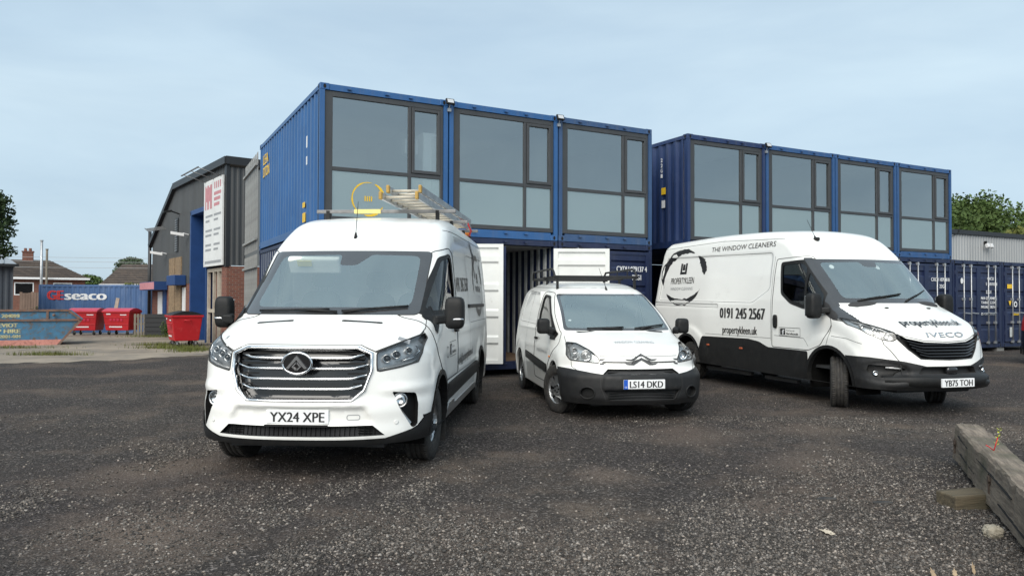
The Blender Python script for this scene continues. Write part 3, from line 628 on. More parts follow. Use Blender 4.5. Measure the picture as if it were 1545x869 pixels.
    p = S.split(low, 'x', 1, lambda c: c.x > .35, -.2); p.offset(.010); p.build('bumper_lip', 'plastic', root)
    p = S.split([(-1.1, .2), (1.1, .2), (1.1, .50), (-1.1, .50)], 'x', 1, lambda c: c.x > .35 and abs(c.y) > .97, -.6); p.build('bumper_corner', 'plastic', root)
    # sides: cladding, doors with glass
    for sg in (1, -1):
        S.split(rpoly([(-3.30, .50), (-.46, .46), (-.47, .58), (-.52, .64), (-3.28, .66)], .02), 'y', sg).offset(.010).build('side_cladding', 'plastic', root)
        d = S.split(rpoly([(-1.29, .68), (-1.29, 2.00), (-1.08, 2.05), (-.74, 1.99), (.16, 1.36), (.18, 1.1), (.0, .86), (-.40, .68)], .06), 'y', sg)
        tmp = Shell.__new__(Shell); tmp.bm = d.bm; tmp.bvh = S.bvh
        wf = tmp.split(rpoly([(-1.17, 1.36), (-1.17, 1.92), (-1.06, 1.985), (-.74, 1.93), (.06, 1.37), (.02, 1.33)], .06), 'y', sg); t2 = Shell.__new__(Shell); t2.bm = wf.bm; t2.bvh = S.bvh
        wg = t2.split(rpoly([(-1.12, 1.40), (-1.12, 1.90), (-1.03, 1.945), (-.75, 1.89), (-.06, 1.41), (-.10, 1.385)], .05), 'y', sg)
        pd = Patch(tmp.bm); do = pd.build('door', 'paint', root); Patch(t2.bm).build('window_seal', 'plastic', do); wg.offset(-.012).build('door_window', 'glass_dark', do)
        pd.border(.0055).build('door_gap', 'seam', do, True)
        hm = MB(); q = S.hit('y', -1.12, 1.16, sg, .02); hm.sbox(q, (.10, .018, .022), 4, 5); hm.build('door_handle', 'plastic', do, True)
        hm = MB(); hm.beam(S.hit('y', -.42, 1.37, sg, -.03), S.hit('y', -.62, 1.83, sg, -.03), .03, .02); hm.build('quarter_bar', 'plastic', do)
        m = MB()
        for q in ([(-2.55, .70), (-2.55, 2.10)], [(-1.34, .70), (-1.34, 2.05)], [(-4.35, 1.12), (-4.35, 2.14)]): S.ribbon(m, q, 'y', sg, .009)
        S.ribbon(m, [(-1.25, 2.26), (-4.8, 2.30)], 'y', sg, .008); S.ribbon(m, rpoly([(-4.7, 1.20), (-2.62, 1.20), (-2.62, 2.06), (-4.6, 2.10)], .08), 'y', sg, .006, closed=True)
        m.build('panel_gaps', 'seam', root)
        m = MB(); m.beam(S.hit('y', -2.50, 1.41, sg, .008), S.hit('y', -4.45, 1.41, sg, .008), .03, .045); m.build('sliding_rail', 'plastic', root, bevel=.006)
        m = MB(); S.ribbon(m, [(-3.2, 2.27), (-3.5, 2.05), (-3.6, 1.8)], 'y', sg, .10, .003); m.build('ring_emblem_stroke', 'print_black', root)
        m = MB(); m.sbox((-.9, sg*1.0, .38), (.25, .01, .05), 4, 4); m.box((-3.30, sg*.93, .30), (-.44, sg*1.0, .37)); m.build('side_sill', 'satin', root)
        mf = MB(); mf.obox((-.50, sg*.90, .24), (.006, 0, 0), (0, .10, 0), (0, 0, .16)); mf.build('mud_flap', 'rubber', root); mf = MB(); mf.obox((-4.24, sg*.90, .24), (.006, 0, 0), (0, .10, 0), (0, 0, .16)); mf.build('mud_flap', 'rubber', root)
    livery_side(S, root, 1, -1, [('THE WINDOW CLEANERS', 'print_grey', -1.60, 2.14, .085, 1.85, 0, .03), ('0191 245 2567', 'print_black', -1.42, 1.58, .17, 1.22, .006, .02), ('info@propertykleen.uk', 'print_black', -1.39, .76, .10, 1.42, .003, .02)])
    social_badge(S, root, 1, -1, -.66, .90, .48, .15)
    m = MB(); n = 12; S.ribbon(m, [(-.52+.07*math.cos(2*PI*i/n), .96+.055*math.sin(2*PI*i/n)) for i in range(n)], 'y', 1, .012, .002, True); m.build('round_badge', 'print_black', root)
    brush_logo(S, root, 1, -1, -3.85, 1.70, .55, .40, 5)
    # bonnet seams, slots, stickers
    m = MB()
    for sg in (1, -1):
        S.ribbon(m, [(.60*sg, 1.05), (.72*sg, 1.10), (.90*sg, 1.175), (.92*sg, 1.20)], 'x', 1, .010)
        S.ribbon(m, [(.42, .90*sg), (.22, .92*sg), (.05, .90*sg)], 'z', 1, .008)
    S.ribbon(m, [(-.62, 1.045), (-.48, 1.108), (.48, 1.108), (.62, 1.045)], 'x', 1, .010); m.build('bonnet_gap', 'seam', root)
    for a, b in ((-.592, -.259), (.185, .555)):
        m = MB(); pts = rpoly([(.335, a), (.37, a), (.37, b), (.335, b)], .015, 3); m.add([S.hit('z', u, v, 1, .004) for u, v in pts], [tuple(range(len(pts)))]); m.build('bonnet_vent', 'plastic', root)
    for y in (-.80, .80):
        m = MB(); pts = [(.62, y-.05), (.62, y+.05), (.56, y+.05), (.56, y-.05)]; m.add([S.hit('z', u, v, 1, .003) for u, v in pts], [(0, 1, 2, 3)]); m.build('bonnet_sticker', 'print_grey', root)
    for y in (-.78, .78):
        m = MB(); c = S.hit('x', y, .47, 1, .002); m.lathe([(.018, 0), (.018, .003), (.014, .003), (.001, .002)], c, S.nrm('x', y, .47), 16); m.build('parking_sensor', 'paint', root, True)
    m = MB(); p = rpoly([(.40, .50), (.50, .50), (.50, .54), (.40, .54)], .02, 3); S.ribbon(m, p, 'x', 1, .006, .002, True); m.build('tow_cover', 'print_grey', root)
    number_plate(root, S, 'YX24 XPE', .527)
    m = MB(); m.box((.99, -.262, .452), (1.004, .262, .468)); m.build('plate_holder', 'plastic', root)
    wiper(root, S, (.10, 1.36), (-.30, 1.375), (-.66, 1.37), (.02, 1.385)); wiper(root, S, (.16, 1.36), (.45, 1.39), (.14, 1.37), (.72, 1.415))
    for sg in (1, -1):
        door_mirror(root, (.04 if sg > 0 else -.03, sg*(1.165 if sg > 0 else 1.075), 1.365), (.075, .092 if sg > 0 else .08, .15), (.12, sg*.98, 1.30), sg)
        m = MB(); S.poly(m, rpoly([(.07, 1.33), (-.12, 1.43), (-.10, 1.24), (.05, 1.16)], .02, 2), 'y', sg, .010); m.build('mirror_base', 'plastic', root)
    antenna(root, S.hit('z', -.82, -.02), S.hit('z', -.82, -.02)+Vector((-.10, .0, .40)))
    for y in (.86, -.86): make_wheel(root, 0, y, RW, .225, .205, 'spoke10', R(-3)); make_wheel(root, -3.76, y, RW, .225, .205, 'spoke10')
    chassis(root, -4.9, .72, XS)
    cab_interior(root, S, .12, 1.36, .80, [(-.78, -.48, .92), (-.85, .12, .90, .44), (-.85, .56, .90, .42)], -1.38, .90, 2.15, (-.30, -.46, 1.30))
    m = MB(); m.obox((-.60, -.38, 1.845), (.03, 0, -.02), (0, .27, 0), (.05, 0, .075)); o = m.build('sun_visor', 'interior_grey', root, bevel=.02)
    m = MB(); m.obox((-.535, -.47, 1.855), (.003, 0, -.002), (0, .075, 0), (.018, 0, .027)); m.build('visor_sticker', 'yellow', o)
    m = MB(); m.obox((-.55, .05, 1.80), (.03, 0, 0), (0, .05, 0), (0, 0, .035)); m.build('mirror_camera', 'interior', root, bevel=.01)
    for c, a, b, mt in (((.05, -.05, 1.395), .10, .18, 'paper_blue'), ((.02, -.35, 1.39), .11, .22, 'paper'), ((.03, .12, 1.398), .09, .10, 'paper')):
        m = MB(); m.obox(c, (a, .02, -.01), (-.02, b, 0), (0, 0, .003)); m.build('dash_paper', mt, root)
    Patch(S.bm).build('body', 'paint', root)
    return root, S
def hand_ladder(root, x0, x1, y, z, w, mat='alu', tip='tape', skew=.1):
    for sy in (-1, 1):
        m = MB(); m.beam((x0, y+sy*w/2, z), (x1, y+sy*w/2+skew, z), .028, .075); m.build('stile', mat, root, bevel=.004)
        m = MB(); m.beam((x0+.03, y+sy*w/2, z), (x0-.03, y+sy*w/2, z), .036, .088); m.build('stile_end', tip, root, bevel=.01)
    n = int((x0-x1)/.26)
    for i in range(n):
        x = x0-.14-i*.26; q = skew*(x0-x)/(x0-x1); m = MB(); m.tube([(x, y-w/2+q, z), (x, y+w/2+q, z)], .016, 8); m.build('rung', 'rung', root, True)
M['rung'] = pm('rung_fibreglass', (.50, .46, .38), .5, .2, .15, 12)
M['cap_brown'] = pm('ladder_end_cap', (.42, .26, .06), .6, 0, .2, 20)
M['rack_grey'] = pm('rack_grey', (.20, .20, .20), .5, .5, .2, 12)
M['lamp_grey'] = pm('lamp_grey', (.42, .43, .44), .28, .5, .3, 20)
va, Sa = van_a()
def roof_kit():
    T = Matrix.Translation(va.location) @ Matrix.Rotation(va.rotation_euler.z, 4, 'Z')
    def top(name, lab, cat): o = empty(name, va.location, va.rotation_euler.z, lab, cat); return o
    r = top('roof_rack', 'grey steel roof bars with a yellow taped stretch on the nearest tall white van', 'roof rack')
    for x in (-1.80, -3.0, -4.3):
        m = MB(); m.beam((x, -.76, 2.54), (x, .92, 2.54), .045, .04); m.build('cross_bar', 'rack_grey', r, bevel=.005)
        for y in (-.62, .70): m = MB(); zz = Sa.hit('z', x, y).z; m.obox((x, y, (zz+2.54)/2), (.03, 0, 0), (0, .02, 0), (0, 0, (2.54-zz)/2+.01)); m.build('foot', 'plastic', r)
    m = MB(); m.beam((-1.795, -.30, 2.541), (-1.795, .02, 2.541), .053, .048); m.build('tape_wrap', 'tape', r)
    a = top('extension_ladder', 'aluminium extension ladder with brown end caps tied on the van roof', 'ladder')
    hand_ladder(a, -1.02, -4.7, .40, 2.62, .40, tip='cap_brown', skew=.16)
    b = top('extension_ladder', 'upper pale-runged ladder section lying on top of the other roof ladder', 'ladder')
    hand_ladder(b, -1.16, -4.6, .43, 2.71, .36, tip='cap_brown', skew=.16)
    m = MB()
    for dx in (0, .05): m.tube([(-4.1+dx, .62, 2.75), (-4.12+dx, .78, 2.66), (-4.1+dx, .84, 2.52), (-4.2+dx, .80, 2.46)], .012, 6)
    tag(m.build('ratchet_strap', 'print_red', None, True), 'red strap tying the ladders down near the rear of the van roof', 'strap').matrix_world = T
    bc = top('beacon', 'small orange warning lamp at the rear corner of the van roof', 'beacon'); z0 = Sa.hit('z', -4.45, .74).z
    m = MB(); m.lathe([(.001, .0), (.06, .0), (.06, .03), (.05, .035)], (-4.45, .74, z0-.005), (0, 0, 1), 16); m.build('base', 'plastic', bc, True)
    m = MB(); m.lathe([(.05, .03), (.05, .10), (.03, .13), (.001, .135)], (-4.45, .74, z0-.005), (0, 0, 1), 16); m.build('dome', 'amber', bc, True)
roof_kit()
# ------------------------------------------------------------------ van B: small white van with double-chevron nose
def sub(S, patch): t = Shell.__new__(Shell); t.bm = patch.bm; t.bvh = S.bvh; return t
def van_b():
    root = empty('small_van', (1.459, 9.914, 0), R(-81.35), 'small white van with black bumper and roof rack, in the middle of the three', 'van')
    prof = [(-3.42, .05), (.86, .05), (.92, .22), (.955, .30), (.962, .42), (.955, .54), (.935, .60), (.905, .66), (.892, .72), (.872, .79), (.835, .84)]
    prof += spline([(.835, .84), (.70, .90), (.45, .972), (.22, 1.03), (.085, 1.062)], 6)[1:]
    prof += spline([(.06, 1.072), (-.42, 1.36), (-.86, 1.587)], 8)
    prof += spline([(-.86, 1.587), (-1.1, 1.675), (-1.45, 1.745), (-2.0, 1.785), (-2.7, 1.785), (-3.25, 1.74)], 6)[1:]
    prof += [(-3.38, 1.62), (-3.45, 1.2), (-3.47, .6)]
    gz = lambda z: np.interp(z, [.2, .55, .66, .95, 1.08, 1.6, 1.8], [.72, .72, 1, 1, .55, .38, .25])
    crown = lambda ya, z: .44*(ya/.87)**2.6*gz(z)
    pan = rpoly([(-3.1, 1.14), (-1.62, 1.10), (-1.66, 1.60), (-2.9, 1.65)], .1)
    def w(X, Z):
        b = np.interp(Z, [0, .3, .55, .8, 1.05, 1.3, 1.6, 1.8], [.86, .885, .905, .895, .865, .82, .735, .66])
        b = b-.012*(1-sstep(-.03, .02, sdf_poly(pan, X, Z)))+.010*sstep(.03, .0, np.abs(Z-1.06))*sstep(-3.3, -3.0, X)*sstep(.1, -.2, X)
        for xw in (0, -2.76): d = np.hypot(X-xw, Z-.32); b = b+.020*sstep(.60, .44, d)*sstep(.15, .35, Z)
        return b
    mid = rpoly([(-.50, .40), (.50, .40), (.47, .575), (-.47, .575)], .03)
    def fd(Y, Z):
        A = np.abs(Y); return .020*(1-sstep(-.02, .02, sdf_poly(mid, Y, Z)))+.02*sstep(.65, .60, Z)*sstep(.18, .3, Z)
    S = Shell(prof, crown, w, .17, .026, (-3.6, -1.0, .0), (1.1, 1.0, 1.95), fd, zcut=.22, roofcrown=.045, W=.8)
    XS = (0, -2.76); arches(S, root, XS, .32, .375, .035, None, y_in=.50, y_out=.872)
    fr = S.split(rpoly([(-.748, 1.082), (.748, 1.082), (.665, 1.583), (-.665, 1.583)], .04), 'x', 1, lambda c: c.x < .3); t = sub(S, fr)
    gl = t.split(rpoly([(-.705, 1.115), (.705, 1.115), (.632, 1.555), (-.632, 1.555)], .05), 'x'); Patch(t.bm).build('windscreen_frame', 'frit', root); gl.build('windscreen', 'glass', root)
    hp = rpoly([(.505, .715), (.81, .735), (.845, .80), (.79, .945), (.69, .94), (.58, .86), (.505, .765)], .02, 2)
    for sg in (1, -1): headlamp(S, root, hp, sg, .07, [(.645, .80, .062, 'bowl'), (.755, .85, .035, 'bowl'), (.765, .775, .030, 'bowl')], 'lamp_silver')
    # badge: two nested chevron strips running out as bars to the lamps
    for z0, ap, w0 in ((.758, .062, .50), (.708, .064, .50)):
        m = MB(); pts = [(-w0, z0), (-.13, z0), (-.10, z0+.006), (0, z0+ap), (.10, z0+.006), (.13, z0), (w0, z0)]; th = .028; n = len(pts)
        rows = []
        for u, v in pts:
            th = .034 if abs(u) < .12 else .020
            for dz, dx in ((th*.5, -.012), (th*.5, .012), (-th*.5, .012), (-th*.5, -.012)): rows.append(S.hit('x', u, v)+Vector((dx, 0, dz)))
        m.add(rows, [(i*4+j, (i+1)*4+j, (i+1)*4+(j+1) % 4, i*4+(j+1) % 4) for i in range(n-1) for j in range(4)]); m.build('chevron_bar', 'chrome', root)
    m = MB(); S.ribbon(m, [(-.47, .728), (-.12, .728), (0, .775), (.12, .728), (.47, .728)], 'x', 1, .016, .003); S.ribbon(m, [(-.5, .80), (.5, .80)], 'x', 1, .006); m.build('nose_grooves', 'seam', root)
    m = MB()
    for sg in (1, -1): S.ribbon(m, [(.80, .70*sg), (.55, .80*sg), (.20, .79*sg), (.0, .77*sg)], 'z', 1, .007)
    m.build('bonnet_gap', 'seam', root)
    m = MB(); put_text(m, 'WINDOW CLEANING', lambda u, v, d: S.hit('z', .56-v*1.6, u, 1, .008+d), -.24, 0, .05, .52); m.build('lettering', 'print_grey', root)
    # black lower nose
    low = [(-1.0, .15), (1.0, .15), (1.0, .645), (.83, .632), (.60, .598), (.49, .585), (-.49, .585), (-.60, .598), (-.83, .632), (-1.0, .645)]
    ug = [(-.487, .588), (.487, .588), (.415, .648), (-.415, .648)]
    p = S.split(ug, 'x'); o = p.recess((-.06, 0, 0)).build('upper_intake', 'interior', root, True)
    for z in (.605, .63): m = MB(); m.beam(S.hit('x', -.42, z)+Vector((-.035, 0, 0)), S.hit('x', .42, z)+Vector((-.035, 0, 0)), .02, .010); m.build('slat', 'plastic', o)
    bp = S.split(low, 'x', 1, lambda c: c.x > .30, -.3); bp.offset(.006); t = sub(S, bp)
    lg = t.split(rpoly([(-.485, .402), (.485, .402), (.415, .275), (-.415, .275)], .03), 'x'); o = lg.recess((-.07, 0, 0)).build('lower_intake', 'interior', root, True)
    for z in (.305, .335, .365): m = MB(); m.beam(S.hit('x', -.42, z)+Vector((-.02, 0, 0)), S.hit('x', .42, z)+Vector((-.02, 0, 0)), .02, .011); m.build('slat', 'plastic', o)
    for sg in (1, -1):
        f = t.split([(sg*.665+.082*math.cos(2*PI*i/20), .358+.072*math.sin(2*PI*i/20)) for i in range(20)], 'x', 1, None, 0); o = f.recess((-.05, -sg*.02, 0), scale=.8).build('fog_lamp_recess', 'plastic', root, True); f.border(.010).build('fog_lamp_ring', 'plastic', o, True)
    Patch(t.bm).build('bumper', 'plastic_grey', root)
    m = MB(); S.ribbon(m, [(-.515, .58), (-.515, .43), (-.45, .265), (.45, .265), (.515, .43), (.515, .58)], 'x', 1, .008, .008); m.build('bumper_grooves', 'seam', root)
    for sg in (1, -1):
        S.split([(-2.27, .685), (-.56, .59), (-.50, .475), (-2.22, .575)], 'y', sg).offset(.012).build('rubbing_strip', 'plastic', root)
        d = S.split(rpoly([(-1.50, .34), (-1.54, 1.10), (-1.56, 1.56), (-1.42, 1.625), (-1.08, 1.60), (-.08, 1.02), (.05, .90), (-.38, .62), (-.45, .34)], .06), 'y', sg); t = sub(S, d)
        wf = t.split(rpoly([(-1.42, 1.09), (-1.47, 1.52), (-1.39, 1.575), (-1.10, 1.55), (-.16, 1.02), (-.20, .97)], .05), 'y', sg); t2 = sub(S, wf)
        wg = t2.split(rpoly([(-1.39, 1.12), (-1.435, 1.50), (-1.37, 1.545), (-1.11, 1.515), (-.26, 1.03), (-.30, 1.01)], .04), 'y', sg)
        pd = Patch(t.bm); do = pd.build('door', 'paint', root); Patch(t2.bm).build('window_seal', 'plastic', do); wg.offset(-.012).build('door_window', 'glass_dark', do); pd.border(.0055).build('door_gap', 'seam', do, True)
        q = S.hit('y', -1.38, .92, sg, .018); m = MB(); m.sbox(q, (.085, .016, .020), 4, 5); m.build('door_handle', 'plastic', do, True)
        m = MB(); m.beam(S.hit('y', -.52, 1.12, sg, -.03), S.hit('y', -.62, 1.30, sg, -.03), .03, .02); m.build('quarter_bar', 'plastic', do)
        m = MB(); S.ribbon(m, rpoly([(-3.1, 1.14), (-1.64, 1.12), (-1.68, 1.60), (-2.9, 1.65)], .1), 'y', sg, .006, closed=True); S.ribbon(m, [(-2.30, .34), (-2.32, 1.66)], 'y', sg, .008); S.ribbon(m, [(-1.0, 1.67), (-3.2, 1.72)], 'y', sg, .010); m.build('panel_gaps', 'seam', root)
        q = S.hit('y', -.30, .72, sg, .006); m = MB(); m.sbox(q, (.03, .008, .012), 3, 4); m.build('side_repeater', 'amber', root, True)
        door_mirror(root, (-.30, sg*.995, 1.135), (.075, .085, .105), (-.22, sg*.86, 1.06), sg, False)
        m = MB(); S.poly(m, [(-.17, .95), (-.22, 1.03), (-.40, 1.11), (-.42, .95)], 'y', sg, .012); m.build('mirror_base', 'plastic', root)
    m = MB(); S.text(m, 'THE WINDOW CLEANERS', 'y', -1, -2.75, 1.585, .045, .92, flow=1, slope=-.01); m.build('lettering', 'print_grey', root)
    m = MB(); S.text(m, 'propertykleen.uk', 'y', -1, -1.30, .74, .06, .75, flow=1); m.build('lettering', 'print_grey', root)
    number_plate(root, S, 'LS14 DKD', .473, euro=True)
    wiper(root, S, (.02, 1.09), (-.25, 1.10), (-.45, 1.10), (.05, 1.115)); wiper(root, S, (.28, 1.09), (.50, 1.125), (.20, 1.10), (.66, 1.145))
    antenna(root, S.hit('z', -1.0, .10), S.hit('z', -1.0, .10)+Vector((-.25, -.05, .34)))
    for y in (.80, -.80): make_wheel(root, 0, y*1.01, .317, .195, .205, 'twin7', R(20)); make_wheel(root, -2.76, y, .317, .195, .205, 'twin7')
    chassis(root, -3.4, .70, XS, .30, .58, .80, .44)
    cab_interior(root, S, -.02, 1.09, .70, [(-.95, -.40, .72), (-.95, .40, .72)], -1.62, .78, 1.62, (-.52, -.38, 1.02))
    for c, a, b, mt in (((-.14, .30, 1.115), .07, .12, 'paper'), ((-.16, .48, 1.12), .06, .08, 'paper')): m = MB(); m.obox(c, (a, .03, 0), (-.02, b, 0), (0, 0, .003)); m.build('dash_paper', mt, root)
    m = MB(); q = S.hit('x', -.63, 1.22, off=-.006); m.disc(q, S.nrm('x', -.63, 1.22), .022, 16); m.build('tax_disc', 'paper', root)
    Patch(S.bm).build('body', 'paint', root)
    # tube rack on the roof
    r = empty('roof_rack', root.location, root.rotation_euler.z, 'black tubular roof rack with raised side rails on the small white van', 'roof rack')
    for x in (-1.22, -2.0, -2.9):
        m = MB(); m.beam((x, -.66, 1.84), (x, .66, 1.84), .035, .045); m.build('cross_bar', 'plastic_grey', r, bevel=.006)
        for y in (-.60, .60): zz = S.hit('z', x, y).z; m = MB(); m.obox((x, y, (zz+1.84)/2), (.022, 0, 0), (0, .016, 0), (0, 0, (1.84-zz)/2+.01)); m.build('foot', 'plastic', r)
    for y in (-.64, .64):
        m = MB(); m.tube([(-1.2, y, 1.84), (-1.32, y, 1.93), (-1.42, y, 1.97), (-2.95, y, 1.97), (-3.0, y, 1.93), (-3.02, y, 1.83)], .017, 8); m.build('side_rail', 'plastic_grey', r, True)
        for x in (-1.7, -2.25, -2.7): m = MB(); m.tube([(x, y, 1.84), (x, y, 1.97)], .010, 6); m.build('upright', 'plastic_grey', r, True)
        m = MB(); m.tube([(-1.22, y, 1.845), (-3.0, y, 1.845)], .013, 6); m.build('lower_rail', 'plastic_grey', r, True)
    return root
M['lamp_silver'] = pm('lamp_silver', (.62, .63, .63), .22, .7, .15, 14)

# ------------------------------------------------------------------ van C: long tall van on the right
def van_c():
    root = empty('panel_van', (5.437, 10.64, 0), R(-74.1), 'long white panel van with black cladding, front wheels turned, on the right', 'van')
    prof = [(-5.44, .05), (1.05, .05), (1.10, .30), (1.125, .38), (1.13, .46), (1.12, .52), (1.085, .56), (1.085, .64), (1.07, .72), (1.04, .88), (1.01, 1.0), (.965, 1.08)]
    prof += spline([(.965, 1.08), (.87, 1.15), (.70, 1.235), (.48, 1.335), (.27, 1.43)], 6)[1:]
    prof += spline([(.245, 1.447), (-.10, 1.79), (-.46, 2.116)], 8)
    prof += spline([(-.46, 2.116), (-.66, 2.30), (-.88, 2.47), (-1.12, 2.575), (-1.45, 2.635), (-2.2, 2.68), (-3.4, 2.71), (-5.05, 2.70)], 6)[1:]
    prof += [(-5.20, 2.64), (-5.27, 2.5), (-5.42, 1.4), (-5.44, .6)]
    gz = lambda z: np.interp(z, [.2, 1.0, 1.45, 2.1, 2.6], [1, 1, .64, .34, .25])
    crown = lambda ya, z: .37*(ya/.98)**2.3*gz(z)
    pan = rpoly([(-5.15, 1.50), (-1.85, 1.46), (-1.40, 1.68), (-1.42, 2.26), (-5.0, 2.36)], .08)
    pan2 = rpoly([(-5.3, 1.46), (-2.9, 1.43), (-2.9, 1.36), (-5.3, 1.38)], .02)
    def w(X, Z):
        b = np.interp(Z, [0, .35, .8, 1.2, 1.5, 1.9, 2.2, 2.45, 2.75], [.97, .99, 1.005, 1.008, 1.0, .955, .905, .86, .80])
        b = b-.016*(1-sstep(-.02, .02, sdf_poly(pan, X, Z)))-.010*(1-sstep(-.02, .015, sdf_poly(pan2, X, Z)))
        for xw in (0, -3.96): d = np.hypot((X-xw)*.82, Z-.40); b = b+.018*sstep(.66, .56, d)*sstep(.3, .5, Z)
        return b
    nose = rpoly([(-.66, 1.05), (-.40, .70), (.40, .70), (.66, 1.05), (0, .93)], .03)
    def fd(Y, Z):
        A = np.abs(Y); d = .02*sstep(.72, .66, Z)*sstep(.5, .9, A)
        d += .035*sstep(.53, .48, Z)*sstep(.34, .40, Z)*sstep(.95, .75, A)          # step bar carrying the plate
        return d-.03*sstep(.45, .40, np.hypot((A-.82)*1.6, (Z-.56)*3.2))
    S = Shell(prof, crown, w, .17, .028, (-5.55, -1.1, .0), (1.3, 1.1, 2.85), fd, zcut=.34, roofcrown=.05, W=.9)
    XS = (0, -3.96); arches(S, root, XS, .37, .455, .07, 'plastic', .045)
    # black pillars and cowl sides, windscreen
    fr = S.split(rpoly([(-.872, 1.46), (.872, 1.46), (.862, 2.118), (-.862, 2.118)], .02), 'x', 1, lambda c: c.x < .5, .16); t = sub(S, fr)
    gl = t.split(rpoly([(-.77, 1.53), (.77, 1.53), (.76, 2.06), (.16, 2.075, .02), (.12, 2.0, .02), (-.10, 2.0, .02), (-.14, 2.075, .02), (-.76, 2.06)], .06), 'x'); Patch(t.bm).build('windscreen_frame', 'frit', root); gl.build('windscreen', 'glass', root)
    hp = rpoly([(.655, 1.075), (.75, 1.125), (.90, 1.20), (.985, 1.265), (.99, 1.17), (.93, 1.06), (.80, .975), (.70, .965), (.65, 1.0)], .015, 2)
    for sg in (1, -1): headlamp(S, root, hp, sg, .07, [(.74, 1.035, .048, 'bowl'), (.845, 1.09, .042, 'bowl'), (.93, 1.15, .028, 'bowl')], 'lamp_silver', [(.67, 1.05), (.78, 1.11), (.90, 1.175), (.95, 1.21)])
    # grille
    go = [(-.665, 1.062), (-.56, 1.005), (-.34, .955), (0, .942), (.34, .955), (.56, 1.005), (.665, 1.062), (.655, .985), (.56, .86), (.42, .735), (0, .722), (-.42, .735), (-.56, .86), (-.655, .985)]
    g = S.split(go, 'x'); gr = g.recess((-.06, 0, 0)).build('grille', 'plastic', root, True)
    gi = [(u*.955, (v-.865)*.90+.865) for u, v in go]; m = MB(); S.frame(m, go, gi, .012, .05); m.build('grille_surround', 'plastic_grey', gr, True)
    for z, wd in ((.925, .56), (.885, .54), (.845, .52), (.805, .47), (.768, .43)):
        m = MB(); n = 18; rows = []; yy_ = np.linspace(0, wd, 16); cf = np.polyfit(yy_**2, [S.hit('x', float(t_), z).x for t_ in yy_], 2)
        for i in range(n+1):
            y = -wd+2*wd*i/n; q = Vector((float(np.polyval(cf, y*y)), y, z)); zz = z+.05*max(0, abs(y)/wd-.72)/.28*(.9 if z > .8 else .6); x = q.x+.004
            rows += [(x-.05, y, zz-.007), (x, y, zz-.011), (x+.006, y, zz+.006), (x-.05, y, zz+.014)]
        m.add(rows, [(i*4+j, (i+1)*4+j, (i+1)*4+j+1, i*4+j+1) for i in range(n) for j in range(3)]); m.build('slat', 'gloss_black', gr, True)
    # black lower bumper
    low = [(-1.1, .2), (1.1, .2), (1.1, .76), (.95, .752), (.62, .705), (.36, .645), (-.36, .645), (-.62, .705), (-.95, .752), (-1.1, .76)]
    bp = S.split(low, 'x', 1, lambda c: c.x > .36, -.3); bp.offset(.006); t = sub(S, bp)
    it = t.split(rpoly([(-.42, .633), (.42, .633), (.47, .545), (-.47, .545)], .02), 'x'); it.recess((-.10, 0, 0)).build('lower_intake', 'interior', root, True)
    for sg in (1, -1):
        q = rpoly([(.585, .60), (.66, .635), (.96, .655), (.975, .58), (.93, .50), (.80, .49), (.70, .56)], .015, 2); f = t.split(q if sg > 0 else mirror_y(q), 'x', 1, None, 0); o = f.recess((-.05, -sg*.03, 0)).build('fog_lamp_niche', 'plastic', root, True)
        m = MB(); pts = [S.hit('x', sg*u, v)+Vector((-.02, 0, 0)) for u, v in ((.64, .610), (.72, .618), (.80, .622))]; m.tube(pts, .014, 6); m.build('daytime_lamp', 'lamp_white', o, True)
        c = S.hit('x', sg*.90, .545)+Vector((-.015, 0, 0)); m = MB(); m.lathe([(.032, -.02), (.032, .01), (.026, .012), (.012, -.004), (.001, -.006)], c, (1, sg*.4, 0), 18); m.build('fog_lamp', 'chrome', o, True)
    Patch(t.bm).build('bumper', 'plastic_grey', root)
    m = MB(); S_bar = [(S.hit('x', y, .46).x+.012, y) for y in np.linspace(-.86, .86, 25)]
    rows = [];
    for x, y in S_bar: e = max(0, (abs(y)-.55)/.31); rows += [(x-.06, y, .385+.02*e), (x+.004, y, .392+.03*e), (x+.008, y, .50-.02*e), (x-.02, y, .522-.02*e), (x-.08, y, .522)]
    m.add(rows, [(i*5+j, (i+1)*5+j, (i+1)*5+j+1, i*5+j+1) for i in range(24) for j in range(4)]); m.build('step_bar', 'plastic', root, True)
    m = MB(); m.sbox((1.085, .0, .585), (.03, .085, .05), 5, 4); m.build('radar_cover', 'gloss_black', root, True)
    number_plate(root, S, 'YB75 TOH', .440, x=max(x for x, y in S_bar)+.014)
    # sides
    for sg in (1, -1):
        S.split([(-.70, 2.135), (-.34, 2.125), (.36, 1.44), (.50, 1.31), (.62, 1.215), (.42, 1.185), (.08, 1.225), (-.06, 1.30), (-.11, 1.385), (-.145, 1.60)], 'y', sg, None, .42).build('pillar_trim', 'frit', root)
        cl = rpoly([(-3.50, .30), (-3.50, .62), (-3.40, .84), (-1.95, .862), (-1.65, .83), (-1.42, .755), (-.44, .755), (-.44, .30)], .04)
        S.split(cl, 'y', sg).offset(.014).build('side_cladding', 'plastic', root)
        S.split([(-5.5, .30), (-5.5, .72), (-4.5, .72), (-4.42, .62), (-4.42, .30)], 'y', sg).offset(.012).build('rear_cladding', 'plastic', root)
        d = S.split(rpoly([(-1.31, .77), (-1.29, 2.15), (-.62, 2.165), (-.05, 1.58), (.0, 1.40), (.06, 1.15), (-.16, .86), (-.42, .77)], .05), 'y', sg); t = sub(S, d)
        wf = t.split(rpoly([(-1.17, 2.09), (-.64, 2.11), (-.12, 1.58), (-.08, 1.385), (-.56, 1.375), (-.86, 1.45), (-1.10, 1.60)], .05), 'y', sg); t2 = sub(S, wf)
